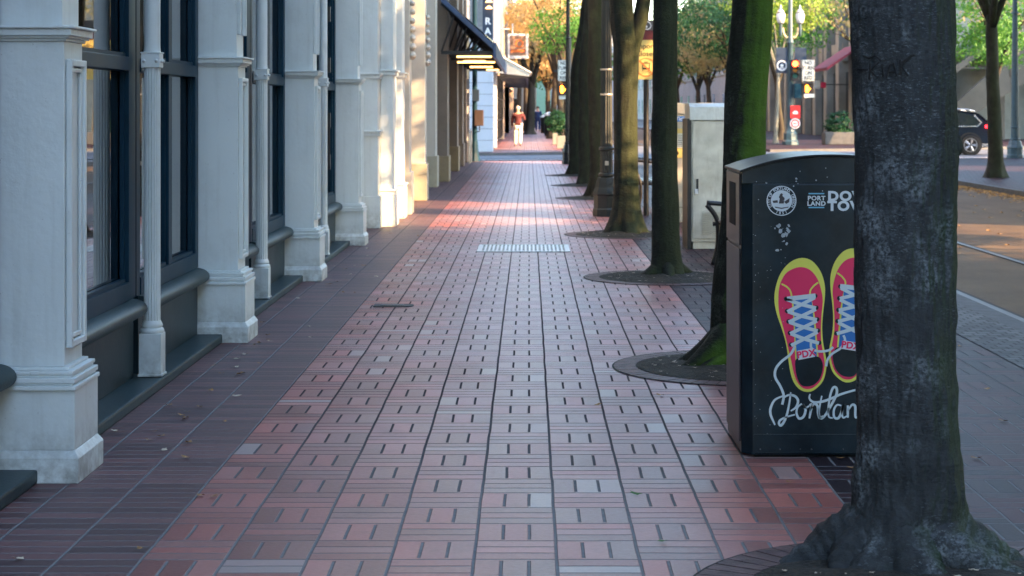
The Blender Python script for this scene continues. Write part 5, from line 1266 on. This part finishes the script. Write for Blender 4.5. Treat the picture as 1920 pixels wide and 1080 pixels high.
for s, px, py, sz, bd in (('DOWN', 1552, 368.5, .058, .0028), ('TOWN', 1552, 387, .058, .0028)): add_text(pr, s, sz * 1.0, (bx(px), y0, bz(py)), bd, 'LEFT', sx=1.1, spacing=1.16)
for s, py in (('PORT', 372, ), ('LAND', 382)): add_text(pr, s, .0270, (bx(1530.8), y0, bz(py)), .0010, sx=1.08, spacing=1.1)
pr.build('logo_lettering', 'offwhite', bn)
pr = MB()
for py in (363, 389): pr.box(bx(1516), bx(1545.5), y0, y1, bz(py + 1.2), bz(py - 1.2))
pr.build('logo_bars', 'cyan', bn)
rnd = random.Random(5); pr = MB()
def blob(px, py, r, k=2):
    n = 9; pts = [(bx(px) + r * rnd.uniform(.5, 1.2) * math.cos(6.283 * q / n), bz(py) + r * rnd.uniform(.5, 1.2) * math.sin(6.283 * q / n)) for q in range(n)]
    plate(pr, pts, k)
for px, py, r in ((1460, 424, .011), (1463, 432, .012), (1468, 441, .013), (1474, 439, .012), (1478, 433, .010), (1476, 428, .006), (1479, 423, .007), (1457, 469, .008), (1475, 457, .007), (1453, 428, .004), (1470, 452, .004), (1464, 468, .004),
                  (1500, 321, .003), (1493, 335, .005), (1493, 340, .004), (1488, 349, .004), (1496, 344, .003), (1530, 338, .004), (1548, 315, .003), (1551, 332, .003), (1437, 343, .005), (1542, 358, .003)): blob(px, py, r)
for _ in range(55): blob(rnd.choice((1416, 1418, 1421, 1440, 1470)) + rnd.gauss(0, 3), rnd.uniform(340, 850), rnd.uniform(.0008, .0022))
pr.build('scuffs', 'smudge', bn)

# ------------------------------------------------------------------ car
def car():
    x0, Yc = 12.05, 66.3; t = thing('parked_car', (14.4, Yc, -.1), 'dark blue sport utility car with a lit red tail lamp on the cross street', 'car')
    z = -.1; Lc = 4.78
    side = [(0, .35), (.02, .62), (.15, .78), (.9, .95), (1.3, 1.02), (2.0, 1.50), (2.5, 1.60), (3.6, 1.60), (4.2, 1.50), (4.62, 1.12), (4.76, .98), (4.78, .5), (4.7, .3), (4.25, .26), (3.3, .22), (1.3, .22), (.4, .25)]
    m = MB(); n = len(side); w2 = .93
    rings = []
    for yy, ins in ((-w2 + .07, .05), (-w2, 0), (w2, 0), (w2 - .07, .05)):
        ri = []
        for (a, b) in side:
            tum = max(0, (b - .95)) * .28; s = 1 if yy > 0 else -1
            ri.append(len(m.v)); m.v.append(Vector((x0 + a + (ins if a < 2 else -ins) * (1 if b > .3 else 0), Yc + yy - s * tum, z + b - (ins if b > 1 else 0) * .6)))
        rings.append(ri)
    for ra, rb in zip(rings, rings[1:]):
        for i in range(n): m.f.append((ra[i], ra[(i + 1) % n], rb[(i + 1) % n], rb[i]))
    m.f.append(tuple(rings[0])); m.f.append(tuple(reversed(rings[-1])))
    body = m.build('body', 'carpaint', t, smooth=True, auto=35)
    def sidepoly(pts, nm, mat, off, par=t):
        q = MB()
        q.prism(pts, lambda a, b, d: (x0 + a, Yc - w2 + .066 + max(0, b - .95) * .28 * 1.0 - d if 0 else Yc - w2 - d + max(0, b - .95) * .28, z + b), off, off - .02)
        return q.build(nm, mat, par)
    sidepoly([(1.5, 1.06), (2.05, 1.46), (2.55, 1.53), (3.0, 1.53), (3.0, 1.06)], 'window', 'carglass', .012)
    sidepoly([(3.05, 1.06), (3.05, 1.53), (3.6, 1.52), (4.02, 1.40), (4.2, 1.16), (4.05, 1.06)], 'window', 'carglass', .012)
    sidepoly([(1.4, 1.02), (4.12, 1.02), (4.30, 1.18), (4.05, 1.45), (4.0, 1.44), (4.24, 1.17), (4.1, 1.055), (1.45, 1.055)], 'window_trim', 'chrome', .016)
    q = MB(); q.tube([(x0 + 2.4, Yc - .66, z + 1.64), (x0 + 2.6, Yc - .66, z + 1.67), (x0 + 3.8, Yc - .66, z + 1.65), (x0 + 4.1, Yc - .66, z + 1.58)], .022, 8); q.tube([(x0 + 2.4, Yc + .66, z + 1.64), (x0 + 2.6, Yc + .66, z + 1.67), (x0 + 3.8, Yc + .66, z + 1.65), (x0 + 4.1, Yc + .66, z + 1.58)], .022, 8); q.build('roof_rail', 'chrome', t, smooth=True)
    q = MB(); q.prism([(4.42, .98), (4.42, 1.08), (4.66, 1.10), (4.79, 1.0), (4.79, .94)], lambda a, b, d: (x0 + a, Yc - w2 + d, z + b), -.012, .1); q.build('tail_lamp', 'ltail', t)
    q = MB(); q.box(x0 + 4.0, x0 + 4.75, Yc - w2 - .01, Yc - w2 + .02, z + .30, z + .42); q.box(x0 + 4.6, x0 + 4.81, Yc - .7, Yc + .7, z + .35, z + .45); q.build('bumper_trim', 'chrome', t)
    for wx in (.95, 3.85):
        for s in (-1, 1):
            yy = Yc + s * (w2 - .08); q = MB()
            q.lathe([(.24, -.11), (.34, -.11), (.362, -.08), (.362, .08), (.34, .11), (.24, .11)], (x0 + wx, yy + s * .03, z + .362), 32, 'Y'); wl = q.build('wheel', 'tyre', t, smooth=True, auto=40)
            q = MB(); yo = yy + s * .145
            ringn = 24; 
            for k in range(5):
                a = 2 * math.pi * k / 5; 
                for da in (-.14, .14):
                    q.tube([(x0 + wx + .04 * math.cos(a), yo, z + .362 + .04 * math.sin(a)), (x0 + wx + .235 * math.cos(a + da), yo, z + .362 + .235 * math.sin(a + da))], [.025, .018], 6)
            ring(q, x0 + wx, z + .362, .225, .25, yo - .02, yo + .02, ringn); q.build('rim', 'alloy', wl)
            if s < 0:
                q = MB(); ring(q, x0 + wx, z + .39, .372, .43, Yc - w2 - .018, Yc - w2 + .03, 26); q.build('wheel_arch', 'tyre', t)
    return t
car()

# ------------------------------------------------------------------ people
def skin_geo(verts, edges, radii, sub=2):
    me = bpy.data.meshes.new('tmp'); me.from_pydata(verts, edges, []); o = bpy.data.objects.new('tmp', me); COL.objects.link(o)
    md = o.modifiers.new('s', 'SKIN'); md.use_smooth_shade = True
    for v, r in zip(me.skin_vertices[0].data, radii): v.radius = (r, r) if not hasattr(r, '__len__') else r
    me.skin_vertices[0].data[0].use_root = True
    o.modifiers.new('d', 'SUBSURF').levels = sub
    dg = bpy.context.evaluated_depsgraph_get(); dg.update(); em = o.evaluated_get(dg).to_mesh()
    r = ([v.co.copy() for v in em.vertices], [tuple(p.vertices) for p in em.polygons])
    o.evaluated_get(dg).to_mesh_clear(); bpy.data.objects.remove(o); return r
def person(loc, h, label, top, trous, hair, raise_arm=False, stride=.12, face=-1, ankle=.1):
    t = thing('person', loc, label, 'person'); s = h / 1.75; X0, Y0, _ = loc
    def pt(x, y, z): return (x * s, y * s * (-face), z * s)
    V = [pt(0, 0, .95), pt(0, 0, 1.1), pt(0, 0, 1.28), pt(0, 0, 1.43), pt(0, -.01, 1.52), pt(0, .0, 1.60), pt(0, 0, 1.69),      # 0-6
         pt(-.10, 0, .90), pt(-.11, -stride * .4, .50), pt(-.11, -stride, .08), pt(-.12, -stride - .0 + .14, .03),                 # 7-10
         pt(.10, 0, .90), pt(.11, stride * .6, .50), pt(.10, stride * 1.2, .10), pt(.11, stride * 1.2 + .13, .03),                # 11-14
         pt(-.19, 0, 1.40), pt(-.25, .02, 1.13), pt(-.24, .08, .88), pt(-.235, .10, .80),                                          # 15-18
         pt(.19, 0, 1.40)] + ([pt(.30, .05, 1.16), pt(.24, .14, 1.40), pt(.17, .12, 1.52)] if raise_arm else [pt(.25, -.02, 1.13), pt(.25, .05, .88), pt(.245, .07, .80)])
    E = [(0, 1), (1, 2), (2, 3), (3, 4), (4, 5), (5, 6), (0, 7), (7, 8), (8, 9), (9, 10), (0, 11), (11, 12), (12, 13), (13, 14), (3, 15), (15, 16), (16, 17), (17, 18), (3, 19), (19, 20), (20, 21), (21, 22)]
    rd = [.13, .12, .14, .10, .055, .085, .07, .09, .058, .04, .035, .09, .058, .04, .035, .06, .042, .032, .034, .06, .042, .032, .034]
    v, f = skin_geo(V, E, [r * s for r in rd]); m = MB(); m.add([q + Vector(loc) for q in v], f); m.build('body', 'skin', t, smooth=True)
    idx = [1, 0, 2, 3, 15, 16, 17, 19, 20, 21]; mp = {a: b for b, a in enumerate(idx)}
    v, f = skin_geo([V[i] for i in idx], [(mp[a], mp[b]) for a, b in E if a in mp and b in mp], [(rd[i] + .028) * s * (1.12 if i in (0, 1, 2) else 1) for i in idx])
    m = MB(); m.add([q + Vector(loc) for q in v], f); m.build('top', top, t, smooth=True)
    V2 = list(V); idx = [0, 7, 8, 9, 11, 12, 13]; mp = {a: b for b, a in enumerate(idx)}
    v, f = skin_geo([V2[i] for i in idx], [(mp[a], mp[b]) for a, b in E if a in mp and b in mp], [(rd[i] + .035) * s for i in idx])
    m = MB(); m.add([q + Vector(loc) for q in v], f); m.build('trousers', trous, t, smooth=True)
    m = MB()
    for a in (10, 14):
        p = Vector(V[a]) + Vector(loc); lump(m, (p.x, p.y - face * -.05 * s * 0, p.z + .01), .055 * s, .9, 2.2, .75, 8)
    m.build('shoes', 'shoe', t, smooth=True)
    m = MB(); p = Vector(V[6]) + Vector(loc) + Vector((0, .025 * -face * -1 * s * face, .0)); lump(m, (p.x, p.y + .03 * s * (1 if face < 0 else -1), p.z + .005), .10 * s, 1.0, 1.0, 1.0, 10, 3); m.build('hair', hair, t, smooth=True)
    m = MB(); fy = p.y - .085 * s * (1 if face < 0 else -1)
    if face < 0:
        hz = p.z - .05 * s
        for q in (-.03, .03): lump(m, (p.x + q * s, hz * 0 + p.y - .088 * s, hz), .010 * s, n=5)
        m.build('eyes', 'ink', t)
    return t
pp1 = G(971, 274); person(tuple(pp1), 1.66, 'person in maroon top and cream trousers walking this way, one hand raised', 'maroonknit', 'creamcloth', 'hairw', True, .06)
pp2_ = Vector((X(1008.5, 128), 128, 0)); person(tuple(pp2_), 1.72, 'distant person in navy clothes walking by the sunlit tree', 'navycloth', 'navycloth', 'haird', False, .10)

# ------------------------------------------------------------------ fallen leaves
def leaf_geo(s, rnd, curl=.25):
    out = []; n = 10
    for i in range(n):
        a = 2 * math.pi * i / n; r = s * (1.0 if i % 2 == 0 else .62) * rnd.uniform(.8, 1.15)
        out.append((r * math.cos(a), r * .7 * math.sin(a), s * curl * abs(math.cos(a)) * rnd.uniform(.4, 1.4)))
    return [(0, 0, s * .05)] + out, [(0, i + 1, (i + 1) % n + 1) for i in range(n)]
rnd = random.Random(12)
protos = []
for k, mt in enumerate(('dry', 'drypale', 'drygreen', 'dry')):
    v, f = leaf_geo(.026, rnd); m = MB(); m.add(v, f); me_o = m.build('fallen_leaf', mt); protos.append(me_o)
spots = [(317, 760), (443, 743), (215, 808), (376, 930), (400, 932), (263, 1030), (36, 1048), (492, 605), (400, 686), (515, 553), (455, 700), (665, 549), (705, 519), (784, 443), (806, 384), (675, 462), (1192, 927), (1243, 1016), (1597, 878),
         (920, 520), (1010, 410), (864, 362), (850, 346), (560, 560), (597, 527), (1800, 650), (1575, 860), (628, 500), (735, 497), (690, 420), (1238, 742), (1120, 760), (1345, 600), (1480, 905), (1850, 730), (1830, 860), (1880, 790), (1700, 880)]
for _ in range(55):
    py = 300 + 560 * rnd.random() ** 1.4; edge = 992 - (992 - 204) * (py - 205) / (868 - 205)
    spots.append((edge + abs(rnd.gauss(0, .10)) * (py - 205) * 1.0 + 6, py))
for i, (px, py) in enumerate(spots):
    p = G(px, py, .004); src = protos[2] if i in (16, 17) else protos[rnd.choice((0, 1, 3, 0))]
    o = protos[i] if i < 4 and i != 2 else src.copy()
    if o.name not in COL.objects: COL.objects.link(o)
    o.location = (p.x, p.y, .006); o.rotation_euler = (rnd.uniform(-.15, .15), rnd.uniform(-.15, .15), rnd.random() * 6.28); sc_ = rnd.uniform(.7, 1.25); o.scale = (sc_,) * 3
    tag(o, 'small dry curled leaf lying on the brick pavement', 'leaf', 'fallen leaves on the pavement')
for o in protos:
    if 'label' not in o: bpy.data.objects.remove(o)
for o in COL.objects:
    if o.name.startswith('fallen_leaf') and o.data.materials[0] == M['drygreen']: o['label'] = 'small green leaf lying on the red bricks in front of the bin'
m = MB()
for _ in range(420):
    wx, wy = rnd.choice(((1.30, 5.72), (1.27, 10.9), (1.27, 16.7), (1.20, 22.4))); a = rnd.random() * 6.28; rr = .6 * rnd.random() ** .5
    v, f = leaf_geo(rnd.uniform(.006, .016), rnd); x, y = wx + rr * math.cos(a), wy + rr * math.sin(a)
    m.add([(x + p[0], y + p[1], .034 * (1 - (rr / .6) ** 2) + .016 + p[2]) for p in v], f)
tag(m.build('soil_litter', 'drypale'), 'small pale leaf scraps on the soil round the street trees', 'litter', kind='stuff')
m = MB()
for _ in range(2600):
    y = rnd.uniform(20, 54); x = 9.28 - abs(rnd.gauss(0, .28)); v, f = leaf_geo(.05, rnd)
    if rnd.random() < .08: x = rnd.uniform(3.7, 9.2); y = rnd.uniform(12, 54)
    a = rnd.random() * 6.28; m.add([(x + p[0] * math.cos(a) - p[1] * math.sin(a), y + p[0] * math.sin(a) + p[1] * math.cos(a), -.094 + p[2]) for p in v], f)
tag(m.build('leaf_litter', 'litter'), 'yellow leaf litter lying along the far kerb and over the tracks', 'leaf litter', kind='stuff')

for o in list(bpy.data.objects):
    if '_o' in o: del o['_o']
